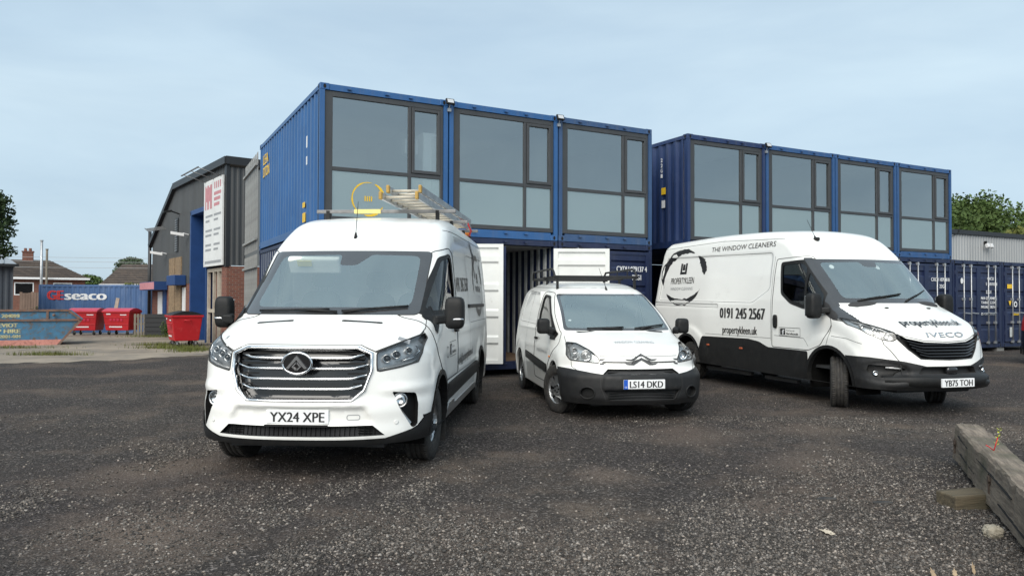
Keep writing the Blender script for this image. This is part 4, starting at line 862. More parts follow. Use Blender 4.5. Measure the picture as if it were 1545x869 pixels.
        wg = t2.split(rpoly([(-1.12, 2.05), (-.68, 2.06), (-.56, 1.97), (-.54, 1.42), (-.86, 1.50), (-1.06, 1.63)], .04), 'y', sg); wq = t2.split(rpoly([(-.50, 1.91), (-.17, 1.57), (-.14, 1.43), (-.50, 1.42)], .03), 'y', sg)
        pd = Patch(t.bm); do = pd.build('door', 'paint', root); Patch(t2.bm).build('window_seal', 'plastic', do); wg.offset(-.010).build('door_window', 'glass_dark', do); wq.offset(-.010).build('quarter_window', 'glass_dark', do); pd.border(.0055).build('door_gap', 'seam', do, True)
        q = S.hit('y', -1.21, 1.17, sg, .012); m = MB(); m.sbox(q, (.05, .016, .105), 4, 6); m.build('door_handle', 'plastic', do, True)
        # black pillar fill between side glass, windscreen and headlamp
        m = MB(); S.ribbon(m, rpoly([(-5.15, 1.50), (-1.85, 1.46), (-1.40, 1.68), (-1.42, 2.26), (-5.0, 2.36)], .08), 'y', sg, .007, closed=True)
        S.ribbon(m, [(-5.2, 2.55), (-3, 2.56), (-1.2, 2.47)], 'y', sg, .007); S.ribbon(m, [(-5.3, 1.40), (-2.9, 1.37), (-2.9, 1.43), (-5.3, 1.46)], 'y', sg, .006)
        S.ribbon(m, [(-1.34, .90), (-3.3, .89)], 'y', sg, .006); S.ribbon(m, [(-1.34, .86), (-1.34, 2.2)], 'y', sg, .006); S.ribbon(m, [(.06, 1.15), (-.02, .92), (-.06, .82)], 'y', sg, .008)
        S.ribbon(m, [(.06, 1.0), (.35, .98), (.60, .92)], 'y', sg, .006); S.ribbon(m, [(-1.25, .95), (-.55, .94), (-.42, .83)], 'y', sg, .006); m.build('panel_gaps', 'seam', root)
        for x in (-2.15, -3.2): q = S.hit('y', x, .69, sg, .016); m = MB(); m.sbox(q, (.05, .008, .018), 3, 4); m.build('side_marker', 'dirty_orange', root, True)
        m = MB(); m.box((-3.4, sg*.86, .24), (-2.0, sg*.93, .30)); m.box((-1.6, sg*.86, .24), (-.8, sg*.93, .29)); m.build('sill_rail', 'plastic_grey', root)
        door_mirror(root, (-.12, sg*1.165, 1.42), (.09, .095, .18), (.0, sg*.98, 1.36), sg, False)
    livery_side(S, root, -1, 1, [('THE WINDOW CLEANERS', 'print_black', -3.30, 2.385, .085, 1.92, 0, -.012), ('0191 245 2567', 'print_black', -2.80, 1.19, .18, 1.31, .012, 0), ('propertykleen.uk', 'print_black', -2.72, .925, .13, 1.02, .005, .012)])
    brush_logo(S, root, -1, 1, -4.27, 1.96, .80, .50, 3); social_badge(S, root, -1, 1, -1.12, .955, .50, .125)
    # nose lettering on the bonnet
    m = MB(); put_text(m, 'propertykleen.uk', lambda u, v, d: S.hit('x', u, 1.160+v, 1, .014+d), -.48, 0, .075, .98, .003); m.build('lettering', 'print_black', root)
    m = MB(); v, f, wdt = text2d('IVECO'); k = .60/wdt; P = [S.hit('x', -.28+x*k, 1.015+y*.062, 1, .012) for x, y in v]; m.add(P, f); n = len(P); m.add([p-Vector((.014, 0, 0)) for p in P], f)
    ed = {}
    for q in f:
        for i in range(len(q)): e = (q[i-1], q[i]); ed[e] = 1
    m.add(P+[p-Vector((.014, 0, 0)) for p in P], [(a, b, b+n, a+n) for (a, b) in ed if (b, a) not in ed]); m.build('brand_letters', 'satin', root)
    m = MB()
    for sg in (1, -1): S.ribbon(m, [(.965, .62*sg), (.80, .80*sg), (.52, .90*sg), (.30, .90*sg)], 'z', 1, .010)
    S.ribbon(m, [(-.62, 1.04), (-.34, .972), (0, .957), (.34, .972), (.62, 1.04)], 'x', 1, .008); m.build('bonnet_gap', 'seam', root)
    for y in (-.32, .40): m = MB(); m.sbox(S.hit('z', .33, y, 1, .006), (.02, .03, .010), 3, 4); m.build('washer_jet', 'plastic', root, True)
    wiper(root, S, (-.62, 1.48), (-.25, 1.545), (-.56, 1.50), (.12, 1.585)); wiper(root, S, (.12, 1.48), (.45, 1.575), (.20, 1.51), (.72, 1.64))
    p = S.hit('z', -.86, -.52); m = MB(); m.sbox(p+Vector((0, 0, .02)), (.06, .03, .03), 3, 5); m.build('antenna_base', 'plastic', root, True); antenna(root, p+Vector((-.02, 0, .03)), p+Vector((-.22, 0, .34)))
    for y, b in ((-.62, .045), (.13, .05)): m = MB(); q = S.hit('x', y, 2.0, off=-.004); n = S.nrm('x', y, 2.0); m.disc(q, n, b, 18, b*.8); m.build('screen_sticker', 'paper', root)
    for y in (.84, -.84): make_wheel(root, 0, y, .352, .225, .205, 'steel', R(-38)); make_wheel(root, -3.96, y, .352, .225, .205, 'steel')
    chassis(root, -5.3, .80, XS, .40, .60, .90, .52)
    cab_interior(root, S, .14, 1.49, .80, [(-.80, -.46, .98), (-.82, .15, .96, .44), (-.82, .58, .96, .42)], -1.50, .88, 2.2, (-.30, -.44, 1.42), 'interior')
    m = MB(); m.obox((.02, .30, 1.52), (.06, .02, 0), (-.02, .10, 0), (0, 0, .003)); m.build('dash_paper', 'paper', root)
    Patch(S.bm).build('body', 'paint', root); return root, S
vb = van_b()
vc, Sc = van_c()
# ------------------------------------------------------------------ yard, road, stones
def terrain(x, y):
    x = np.asarray(x, float); y = np.asarray(y, float)
    f = sstep(-3.5, -10.5, x)*sstep(12, 24, y); return -.17*f-.15*sstep(-17, -19, x)*sstep(35.5, 38, y)*f+.008*np.sin(x*1.7+y*.6)*np.cos(y*1.3-x*.4)*(1-f)*sstep(60, 30, y)
def tz(x, y): return float(terrain(x, y))
def ground_material():
    m = bpy.data.materials.new('yard_planings'); m.use_nodes = True; t = m.node_tree; b = t.nodes['Principled BSDF']; N = t.nodes.new; K = t.links.new
    g = N('ShaderNodeNewGeometry'); P = g.outputs['Position']
    def noise(s, d=5, r=.6): n = N('ShaderNodeTexNoise'); n.inputs['Scale'].default_value = s; n.inputs['Detail'].default_value = d; n.inputs['Roughness'].default_value = r; K(P, n.inputs['Vector']); return n.outputs['Fac']
    def ramp(x, *st):
        r = N('ShaderNodeValToRGB'); e = r.color_ramp.elements
        for i, (p, c) in enumerate(st):
            q = e[i] if i < 2 else e.new(p); q.position = p; q.color = (*c, 1) if isinstance(c, tuple) else (c, c, c, 1)
        K(x, r.inputs[0]); return r.outputs[0]
    def mix(f, a, c, bl='MIX'):
        q = N('ShaderNodeMix'); q.data_type = 'RGBA'; q.blend_type = bl
        for s, x in (('Factor', f), ('A', a), ('B', c)):
            if isinstance(x, (int, float)): q.inputs[s].default_value = x
            elif isinstance(x, tuple): q.inputs[s].default_value = (*x, 1)
            else: K(x, q.inputs[s])
        return q.outputs['Result']
    def vor(s): v = N('ShaderNodeTexVoronoi'); v.inputs['Scale'].default_value = s; K(P, v.inputs['Vector']); return v
    base = ramp(noise(.55, 7, .65), (.36, (.020, .0150, .0130)), (.66, (.058, .045, .037)))
    v1 = vor(62); v2 = vor(120)
    s1 = N('ShaderNodeSeparateColor'); K(v1.outputs['Color'], s1.inputs[0]); s2 = N('ShaderNodeSeparateColor'); K(v2.outputs['Color'], s2.inputs[0])
    st1 = ramp(s1.outputs[0], (.0, .012), (.55, .035), (.86, .075), (.97, .30)); st2 = ramp(s2.outputs[1], (.0, .014), (.7, .05), (.95, .20))
    dens = ramp(noise(.9, 6, .7), (.40, 0.0), (.66, 1.0))
    c = mix(.55, base, st2); c = mix(mix(.45, (0.55, .55, .55), dens), c, st1)
    dust = ramp(noise(.55, 9, .70), (.50, 0.0), (.62, .85)); c = mix(dust, c, mix(.5, st2, (.16, .13, .105)))
    wob = noise(2.2, 6, .7)                                     # pale dried-out dusty patches worn into the yard
    for px_, py_, rr in ((.85, 6.25, .42), (2.75, 6.75, .55), (-.35, 4.65, .75), (.45, 4.25, .55), (1.9, 5.3, .40), (2.0, 8.3, .7), (-3.1, 6.4, .6), (-2.4, 4.8, .6), (3.4, 8.6, .6)):
        sp = N('ShaderNodeVectorMath'); sp.operation = 'DISTANCE'; K(P, sp.inputs[0]); sp.inputs[1].default_value = (px_, py_, 0); a_ = N('ShaderNodeMath'); a_.operation = 'MULTIPLY_ADD'; a_.inputs[1].default_value = 1/rr; K(sp.outputs['Value'], a_.inputs[0]); b2 = N('ShaderNodeMath'); b2.operation = 'MULTIPLY_ADD'; K(wob, b2.inputs[0]); b2.inputs[1].default_value = 2.6; b2.inputs[2].default_value = -1.3; K(b2.outputs[0], a_.inputs[2])
        c = mix(ramp(a_.outputs[0], (.25, .62), (1.0, 0.0)), c, mix(.55, st2, (.21, .175, .145)))
    tint = ramp(noise(.28, 5, .65), (.38, (.78, .675, .64)), (.64, (1.02, .92, .83))); c = mix(1.0, c, tint, 'MULTIPLY')
    K(c, b.inputs['Base Color']); b.inputs['Roughness'].default_value = .95; b.inputs['Specular IOR Level'].default_value = .25
    h = N('ShaderNodeMath'); h.operation = 'ADD'; K(v1.outputs['Distance'], h.inputs[0]); K(noise(9, 6, .7), h.inputs[1])
    bu = N('ShaderNodeBump'); bu.inputs['Strength'].default_value = .55; bu.inputs['Distance'].default_value = .02; K(h.outputs[0], bu.inputs['Height']); K(bu.outputs[0], b.inputs['Normal']); return m
M['yard'] = ground_material()
M['road'] = pm('old_concrete_road', (.235, .195, .15), .9, 0, .35, .5, bump=.4, bscale=12, col2=(.10, .095, .085), thr=(.5, .68))
def sheet(name, xs, ys, mat, dz=0, keep=None):
    X, Y = np.meshgrid(xs, ys, indexing='ij'); Z = terrain(X, Y)+dz; n, k = X.shape; v = np.stack([X, Y, Z], -1).reshape(-1, 3); f = []
    for i in range(n-1):
        for j in range(k-1):
            if keep is None or keep((xs[i]+xs[i+1])/2, (ys[j]+ys[j+1])/2): f.append((i*k+j, (i+1)*k+j, (i+1)*k+j+1, i*k+j+1))
    me = bpy.data.meshes.new(name); me.from_pydata(v.tolist(), [], f); return link(name, me, mat, None, True)
xs = np.unique(np.concatenate([np.linspace(-400, -30, 14), np.linspace(-30, 20, 101), np.linspace(20, 400, 14)])); ys = np.unique(np.concatenate([np.linspace(-60, 0, 8), np.linspace(0, 44, 89), np.linspace(44, 700, 16)]))
tag(sheet('ground', xs, ys, 'yard'), kind='structure')
def road_edge(x): return 17.2+(x+12.5)*1.05+.35*math.sin(x*1.9)+.2*math.sin(x*5.1)
rx = np.arange(-46, -8.6, .35); ry = np.arange(13, 62, .35)
tag(sheet('road', rx, ry, 'road', .006, lambda x, y: y > road_edge(x) and x < -8.9 and y < 60), kind='structure')
def stone_field(name, n, ymin, ymax, half, smin, smax, pale, seed, weight=None):
    rg = np.random.default_rng(seed); y = ymin*(ymax/ymin)**rg.random(n); x = (rg.random(n)*2-1)*half*y
    if weight is not None: k = rg.random(n) < weight(x, y); x, y = x[k], y[k]; n = len(x)
    s = smin*(smax/smin)**(rg.random(n)**2.2); z = terrain(x, y)+s*.15
    base = np.array([(1, 0, 0), (-1, 0, 0), (0, 1, 0), (0, -1, 0), (0, 0, 1), (0, 0, -1)], float); fc = np.array([(0, 2, 4), (2, 1, 4), (1, 3, 4), (3, 0, 4), (2, 0, 5), (1, 2, 5), (3, 1, 5), (0, 3, 5)])
    a = rg.random(n)*2*np.pi; V = base[None]*(1+.55*(rg.random((n, 6, 3))-.5))+.35*(rg.random((n, 6, 3))-.5); V = V*np.stack([s*(.8+.5*rg.random(n)), s*(.7+.4*rg.random(n)), s*(.45+.3*rg.random(n))], 1)[:, None]
    c, sn = np.cos(a)[:, None], np.sin(a)[:, None]; V = np.stack([V[..., 0]*c-V[..., 1]*sn, V[..., 0]*sn+V[..., 1]*c, V[..., 2]], -1)+np.stack([x, y, z], 1)[:, None]
    F = (fc[None]+6*np.arange(n)[:, None, None]).reshape(-1, 3); me = bpy.data.meshes.new(name); me.vertices.add(6*n); me.vertices.foreach_set('co', V.reshape(-1)); me.loops.add(F.size); me.loops.foreach_set('vertex_index', F.reshape(-1).astype(np.int32))
    me.polygons.add(len(F)); me.polygons.foreach_set('loop_start', np.arange(0, F.size, 3, dtype=np.int32)); me.update()
    L_ = np.where(rg.random(n) < pale, .11+.19*rg.random(n)**1.5, .020+.11*rg.random(n)**1.6); w = rg.random(n)
    colr = np.stack([L_*(1.06+.09*w), L_*(.97+.0*w), L_*(.885-.07*w), np.ones(n)], 1); ca = me.color_attributes.new('Col', 'FLOAT_COLOR', 'POINT'); ca.data.foreach_set('color', np.repeat(colr, 6, 0).astype(np.float32).reshape(-1))
    return link(name, me, 'stones')
m = bpy.data.materials.new('loose_stones'); m.use_nodes = True; b = m.node_tree.nodes['Principled BSDF']; at = m.node_tree.nodes.new('ShaderNodeVertexColor'); at.layer_name = 'Col'; m.node_tree.links.new(at.outputs[0], b.inputs['Base Color']); b.inputs['Roughness'].default_value = .9; M['stones'] = m
GP = [(-.35, 4.3, .9, .9), (.7, 4.2, .6, .7), (2.3, 4.5, 1.0, 1.1), (.85, 6.2, .35, .5), (2.7, 6.3, .5, .6), (-2.2, 5.2, .7, .8), (3.0, 5.4, .5, .8), (-1.6, 4.1, .8, .5)]
def vnoise(x, y, s, seed):
    g = np.random.default_rng(seed).random((64, 64)); u, v = x/s+31.7, y/s+17.3; i, j = np.floor(u).astype(int), np.floor(v).astype(int); a, b_ = u-i, v-j; a = a*a*(3-2*a); b_ = b_*b_*(3-2*b_); q = lambda p, r: g[p % 64, r % 64]
    return (q(i, j)*(1-a)+q(i+1, j)*a)*(1-b_)+(q(i, j+1)*(1-a)+q(i+1, j+1)*a)*b_
def gravel_w(x, y):
    n = .5*vnoise(x, y*.8, 1.3, 1)+.3*vnoise(x, y*.8, .55, 2)+.2*vnoise(x, y*.8, .2, 3); w = .04+.75*sstep(.47, .66, n)
    for cx, cy, rx_, wt in GP: w = w+wt*np.exp(-(((x-cx)/rx_)**2+((y-cy)/(rx_*.9))**2))
    w = w*(.35+1.1*sstep(.34, .56, n))
    for c, k, q in ((-1.70, -.34, .02), (1.75, .10, -.05), (.2, -.55, .06)):              # compacted wheel paths with few loose stones
        for o_ in (-.82, .82):
            d = np.abs(x-(c+o_+k*(6.5-y)+q*(6.5-y)**2)); w = w*(1-.8*sstep(.20, .06, d+.05*vnoise(x, y, .25, 8)))
    return np.clip(w, .06, 1)
tag(stone_field('gravel_stones', 330000, 3.3, 9.5, .78, .0037, .0155, .20, 3, gravel_w), 'small grey crushed stones scattered over the dark yard', 'gravel', None, 'stuff')
tag(stone_field('gravel_chips', 60000, 8, 24, .85, .005, .011, .09, 5), 'fine stone chippings spread across the far part of the dark yard', 'gravel', None, 'stuff')

# ------------------------------------------------------------------ shipping containers
CW, CL, CH, CZ = 2.438, 6.058, 2.591, .12
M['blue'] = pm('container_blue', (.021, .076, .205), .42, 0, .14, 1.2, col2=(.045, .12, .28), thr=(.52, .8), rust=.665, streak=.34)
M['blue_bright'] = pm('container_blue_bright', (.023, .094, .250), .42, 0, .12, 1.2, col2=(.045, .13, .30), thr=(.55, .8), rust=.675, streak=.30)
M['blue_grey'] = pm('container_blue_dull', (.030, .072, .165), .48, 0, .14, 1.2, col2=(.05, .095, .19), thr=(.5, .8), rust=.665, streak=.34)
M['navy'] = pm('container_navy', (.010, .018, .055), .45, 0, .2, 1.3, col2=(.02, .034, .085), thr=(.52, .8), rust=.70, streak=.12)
M['door_white'] = pm('door_inner_white', (.70, .71, .69), .55, 0, .07, 2, col2=(.5, .48, .44), thr=(.62, .82))
M['inside_grey'] = pm('container_inside', (.45, .47, .47), .6, 0, .2, 2, col2=(.26, .26, .25), thr=(.5, .75))
M['wood_floor'] = pm('plywood_floor', (.16, .10, .06), .8, 0, .3, 4)
M['frame_grey'] = pm('window_frame_grey', (.045, .047, .050), .45, 0, .12, 3)
M['room'] = pm('room_white', (.70, .73, .73), .8, 0, .05, 1)
M['film_glass'] = glass('film_window_glass', (.58, .67, .65), .30, 1.5, .03, (.88, .98, .97), ripple=.05, film=(.28, (.36, .43, .42)))
M['galv'] = pm('galvanised', (.42, .43, .44), .45, .7, .2, 10)
M['dark'] = pm('dark_hole', (.004, .004, .005), .9, 0, .1)
def corrugated(mb, fixed, a0, a1, z0, z1, axis='y', out=-1, pitch=.278, dep=.034, prof=None):
    """vertical trapezoid sheet along x or y; fixed = outer face coordinate, out = outward sign"""
    pr = prof or [(0, 0), (.26, 0), (.50, 1), (.76, 1)]; n = max(1, round((a1-a0)/pitch)); p = (a1-a0)/n; pts = [(a0+p*(i+t), d) for i in range(n) for t, d in pr]+[(a1, 0)]
    vs = []
    for u, d in pts:
        f = fixed-out*dep*d; q = (f, u) if axis == 'y' else (u, f); vs += [(*q, z0), (*q, z1)]
    mb.add(vs, [(2*i, 2*i+1, 2*i+3, 2*i+2) for i in range(len(pts)-1)])
_cc = {}
def shared(key, make, name, mats, parent, **kw):
    """one mesh per kind of piece, linked as many times as needed"""
    if key in _cc:
        o = bpy.data.objects.new(name, _cc[key].data); COL.objects.link(o); o.parent = parent
        for md in _cc[key].modifiers:
            if md.type == 'BEVEL': q = o.modifiers.new('bevel', 'BEVEL'); q.width = md.width; q.segments = md.segments; q.limit_method = 'ANGLE'; q.angle_limit = md.angle_limit
        return o
    mb = MB(); make(mb); _cc[key] = mb.build(name, mats, parent, **kw); return _cc[key]
def carcass(c, mat, left=True, right=True, inside=False, openfront=False):
    for i, (x, y) in enumerate(((0, 0), (CW, 0), (0, CL), (CW, CL))):
        sx, sy = (1 if x == 0 else -1), (1 if y == 0 else -1)
        o = shared(('post', mat, sx), lambda m: (m.box((0 if sx > 0 else -.085, 0, .118), (.085 if sx > 0 else 0, .055, CH-.118)), m.box((.02 if sx > 0 else -.085, .055, .118), (.085 if sx > 0 else -.02, .14, CH-.118))), 'corner_post', mat, c); o.location = (x, y, 0)
        if sy < 0: o.location = (x, CL-.14, 0)
        for z in (0, CH-.118):
            o = shared(('cast', mat), lambda m: m.box((-.085, -.081, 0), (.085, .081, .118)), 'corner_casting', mat, c, bevel=.012); o.location = (x+sx*.082, y+sy*.078, z)
            if y == 0 or (x == 0 and left):
                h = shared('hole_f', lambda m: m.disc((0, -.0835, .058), (0, -1, 0), .040, 14, .026), 'casting_hole', 'dark', o)
                if x == 0: h2 = shared('hole_s', lambda m: m.disc((-.0875, 0, .058), (-1, 0, 0), .036, 14, .030), 'casting_hole', 'dark', o)
    def rails(m, z, h, t): m.box((.16, .012, z), (CW-.16, .012+t, z+h))
    o = shared(('toprail', mat), lambda m: rails(m, CH-.115, .108, .06), 'header_rail', mat, c); o = shared(('sill', mat), lambda m: (rails(m, .004, .155, .05), m.box((.16, .062, .01), (CW-.16, CL-.1, .15))), 'sill_rail', mat, c)
    for x in (.52, 1.22, 1.68): l = shared(('lug', mat), lambda m: m.box((-.035, -.03, 0), (.035, .015, .03)), 'lug', mat, c); l.location = (x, .0, CH-.075)
    for x in (.52, 1.22, 1.68): l = shared(('lug', mat), None, 'lug', mat, c); l.location = (x, .0, .10)
    for s, k in ((0, left), (1, right)):
        if not k: continue
        def mk(m):
            f = .012 if s == 0 else CW-.012; o_ = -1 if s == 0 else 1; corrugated(m, f, .15, CL-.15, .16, CH-.10, 'y', o_)
        o = shared(('wall', mat, s), mk, 'side_wall', mat, c)
        def rl(m): m.box((.002 if s == 0 else CW-.062, .16, CH-.10), (.062 if s == 0 else CW-.002, CL-.16, CH-.02)); m.box((.004 if s == 0 else CW-.064, .16, .02), (.064 if s == 0 else CW-.004, CL-.16, .17))
        o = shared(('srails', mat, s), rl, 'side_rail', mat, c)
    shared(('roof', mat), lambda m: m.box((.02, .05, CH-.05), (CW-.02, CL-.03, CH-.02)), 'roof', mat, c)
    shared(('back', mat), lambda m: m.box((.06, CL-.06, .1), (CW-.06, CL-.02, CH-.06)), 'end_wall', mat, c)
def glazing(c, dec=None):
    y0, y1 = .03, .10
    def fr(m):
        for a, b in (((.088, .17), (.235, 2.47)), ((2.30, .17), (2.352, 2.47)), ((.235, 2.375), (2.30, 2.47)), ((.235, .17), (2.30, .255))): m.box((a[0], y0, a[1]), (b[0], y1, b[1]))
    shared('wframe', fr, 'window_frame', 'frame_grey', c, bevel=.006)
    shared('wmull', lambda m: m.box((1.655, y0+.004, .255), (1.715, y1-.004, 2.375)), 'mullion', 'frame_grey', c, bevel=.006)
    shared('wtra', lambda m: (m.box((.235, y0+.006, 1.065), (1.655, y1-.006, 1.135)), m.box((1.715, y0+.006, 1.065), (2.30, y1-.006, 1.135))), 'transom', 'frame_grey', c, bevel=.006)
    def sash(m):
        for a, b in (((1.72, 1.14), (1.775, 2.37)), ((2.24, 1.14), (2.295, 2.37)), ((1.775, 2.31), (2.24, 2.37)), ((1.775, 1.14), (2.24, 1.20))): m.box((a[0], y0-.012, a[1]), (b[0], y1-.02, b[1]))
    shared('wsash', sash, 'opening_sash', 'frame_grey', c, bevel=.006)
    for key, a, b, mt in (('p1', (.235, 1.135), (1.655, 2.375), 'office_glass'), ('p2', (1.775, 1.20), (2.24, 2.31), 'office_glass'), ('p3', (.235, .255), (1.655, 1.065), 'film_glass'), ('p4', (1.715, .255), (2.30, 1.065), 'film_glass')):
        shared(key, lambda m: m.add([(a[0], .062, a[1]), (b[0], .062, a[1]), (b[0], .062, b[1]), (a[0], .062, b[1])], [(0, 1, 2, 3)]), 'pane', mt, c)
    def room(m):
        x0, x1, ya, yb, za, zb = .10, CW-.10, .11, 4.8, .20, CH-.14
        m.add([(x0, ya, za), (x1, ya, za), (x1, yb, za), (x0, yb, za), (x0, ya, zb), (x1, ya, zb), (x1, yb, zb), (x0, yb, zb)], [(0, 1, 2, 3), (7, 6, 5, 4), (3, 2, 6, 7), (0, 3, 7, 4), (2, 1, 5, 6)])
    shared('room', room, 'inner_lining', 'room', c)
def leaf(c, hinge_x, s, ang, w, h, mat, bars=True, white=False, handle=True):
    """container door leaf; s=+1 hinged left, -1 hinged right; ang 0 = closed"""
    t = .05
    def mk(m):
        o = -s*t; lo, hi = sorted((0, o))
        for a, b in (((0, 0), (.09, h)), ((w-.09, 0), (w, h)), ((.09, h-.07), (w-.09, h)), ((.09, 0), (w-.09, .07))): m.box((a[0], lo, a[1]), (b[0], hi, b[1]))
        zz = [.07, .36, .40, .50, .54, .86, .90, 1.0, 1.04, 1.36, 1.40, 1.50, 1.54, 1.90, 1.94, 2.04, 2.08, h-.07]; dd = [.8, .8, .1, .1, .8, .8, .1, .1, .8, .8, .1, .1, .8, .8, .1, .1, .8, .8]
        vs = []
        for z, d in zip(zz, dd): vs += [(.09, o*d*.9+.0, z), (w-.09, o*d*.9, z)]
        m.add(vs, [(2*i, 2*i+1, 2*i+3, 2*i+2) if s > 0 else (2*i, 2*i+2, 2*i+3, 2*i+1) for i in range(len(zz)-1)])
        vi = []
        for z, d in zip(zz, dd): q = o*(d*.9-.08); vi += [(.09, q, z), (w-.09, q, z)]
        m.cur = 1; m.add(vi, [(2*i, 2*i+2, 2*i+3, 2*i+1) if s > 0 else (2*i, 2*i+1, 2*i+3, 2*i+2) for i in range(len(zz)-1)])
    d = shared(('leaf', s, mat, white, round(w, 3)), mk, 'door', ['door_white' if white else mat, 'door_white'], c); d.location = (hinge_x, .02 if ang == 0 else -.01, .165); d.rotation_euler = (0, 0, (0 if s > 0 else PI)+ang)
    if bars and not white:
        for q in (.30, .62):
            x = w*q+.12*(s > 0)*0; y = -s*(t+.035)
            b = shared(('bar', s), lambda m: m.tube([(0, 0, -.05), (0, 0, h+.03)], .017, 8), 'locking_bar', 'galv', d, smooth=True); b.location = (x, y, 0)
            k = shared('keeper', lambda m: [m.box((-.04, -.03, z), (.04, .03, z+.07)) for z in (-.04, .55, 1.25, h-.05)], 'bar_bracket', 'galv', d); k.location = (x, y*.8, 0)
            hd = shared('hand', lambda m: m.beam((0, 0, 0), (.30, 0, -.02), .018, .03), 'bar_handle', 'galv', d); hd.location = (x, y*1.35, .88); hd.rotation_euler = (0, 0, 0)
    for z in (.2, .8, 1.5, 2.0): g = shared('hinge', lambda m: m.tube([(0, 0, 0), (0, 0, .12)], .02, 8), 'hinge', mat, d); g.location = (.0, -s*t*.5, z)
    return d
def ctext(par, t, x, z, hh, ww, y=-.005, mat='print_white', name='lettering', bold=.004):
    m = MB(); put_text(m, t, lambda u, v, d: (u, y-d, v), x, z, hh, ww, bold); return m.build(name, mat, par)
def box_label(par, x, z, w, h, mat, y, name='sticker'): m = MB(); m.add([(x, y, z), (x+w, y, z), (x+w, y, z+h), (x, y, z+h)], [(0, 1, 2, 3)]); return m.build(name, mat, par)
DW, DH = CW/2-.10, 2.27
def block(org, yaw, i, lvl): u = Vector((math.cos(yaw), math.sin(yaw))); return (org[0]+u.x*(CW+.03)*i, org[1]+u.y*(CW+.03)*i, CZ+lvl*(CH+.002))
A0, AY, B0, BY = (-3.376, 12.815), .496, (3.986, 16.667), .480
cA = []
for i, (lab, mat) in enumerate((('blue glazed container above the nearest van, a yellow ring on its lower pane', 'blue_bright'), ('bright blue glazed container, middle one of the upper three in the left block', 'blue_bright'), ('dull blue glazed container, rightmost upper one of the left block', 'blue_grey'))):
    c = empty('shipping_container', block(A0, AY, i, 1), AY, lab, 'container', 'glazed office containers'); carcass(c, mat, i == 0, True); glazing(c); cA.append(c)
cB = []
for i, (lab, mat) in enumerate((('navy glazed container with stacked white side numbers, left end of the right block', 'navy_up'), ('blue glazed container, second from left in the right upper row', 'blue'), ('blue glazed container, third from left in the right upper row', 'blue'), ('blue glazed container at the far right end of the upper row', 'blue'))):
    if i == 0: M['navy_up'] = pm('container_navy_upper', (.014, .032, .100), .45, 0, .15, 1.3, col2=(.025, .048, .12), thr=(.52, .8), rust=.66, streak=.28)
    c = empty('shipping_container', block(B0, BY, i, 1), BY, lab, 'container', 'glazed office containers'); carcass(c, mat, i == 0, True); glazing(c); cB.append(c)
# yellow print and white patches on the visible side and pane of the first office container
c = cA[0]; P = lambda yy, zz, d=0: (-.004-d, yy, zz)
for t, z0, w in (('LEA', 2.02, .62), ('DTON', 1.72, .78)):
    m = MB(); put_text(m, t, lambda u, v, d: (.010-d, 5.62-u, v), 0, z0, .24, w, .03); m.build('side_lettering', 'yellow_print', c) if 'yellow_print' in M else (M.__setitem__('yellow_print', pm('yellow_print', (.75, .48, .02), .5, 0, .08)), m.build('side_lettering', 'yellow_print', c))
for yy, z0, w, h, mt in ((.98, 1.62, .10, .22, 'print_white'), (.98, 1.30, .10, .16, 'print_white'), (1.14, .52, .22, .10, 'yellow_print'), (1.10, .24, .26, .18, 'yellow_print')):
    m = MB(); m.add([(.010, yy, z0), (.010, yy+w, z0), (.010, yy+w, z0+h), (.010, yy, z0+h)], [(0, 3, 2, 1)]); m.build('side_sticker', mt, c)
m = MB(); rn = random.Random(4)
for a0, a1, wm in ((75, 250, .10), (10, 68, .16), (255, 335, .18)):
    n = 24; vs = []
    for i in range(n+1):
        a = R(a0+(a1-a0)*i/n); w = wm*(math.sin(PI*i/n)**.6)*(.7+.6*rn.random())+.01
        for q in (-1, 1): k = 1+q*w*.42; vs.append((.90+.30*k*math.cos(a), .056, .60+.30*k*math.sin(a)))
    m.add(vs, [(2*i, 2*i+1, 2*i+3, 2*i+2) for i in range(n)])
for x in (-.07, -.03, .01, .05): m.box((.90+x, .052, .56), (.90+x+.02, .056, .65))
m.build('pane_ring', 'yellow_print', cA[0])
M['cabinet_white'] = pm('cabinet_white', (.86, .87, .87), .4, 0, .03)
def cabinet():
    o = empty('storage_cabinet', (0, 0, 0), 0, 'white cabinet standing inside the first glazed container, behind the small pane', 'cabinet')
    o.matrix_world = Matrix.Translation(block(A0, AY, 0, 1)) @ Matrix.Rotation(AY, 4, 'Z'); m = MB(); m.box((1.98, .14, .2), (2.32, .52, 1.95)); m.build('carcass', 'cabinet_white', o, bevel=.005)
    m = MB(); m.box((1.99, .125, .25), (2.14, .14, 1.9)); m.build('cabinet_door', 'cabinet_white', o); m = MB(); m.box((2.16, .125, .25), (2.31, .14, 1.9)); m.build('cabinet_door', 'print_white', o)
    for k in range(5): m = MB(); m.box((1.68+.055*k, .3, 1.55), (1.72+.055*k, .5, 1.83)); tag(m.build('binder', 'print_white', None), 'pale box file inside the first glazed container, %s from the left' % ('leftmost', 'second', 'third', 'fourth', 'fifth')[k], 'file', 'box files behind the glass').matrix_world = o.matrix_world
cabinet()
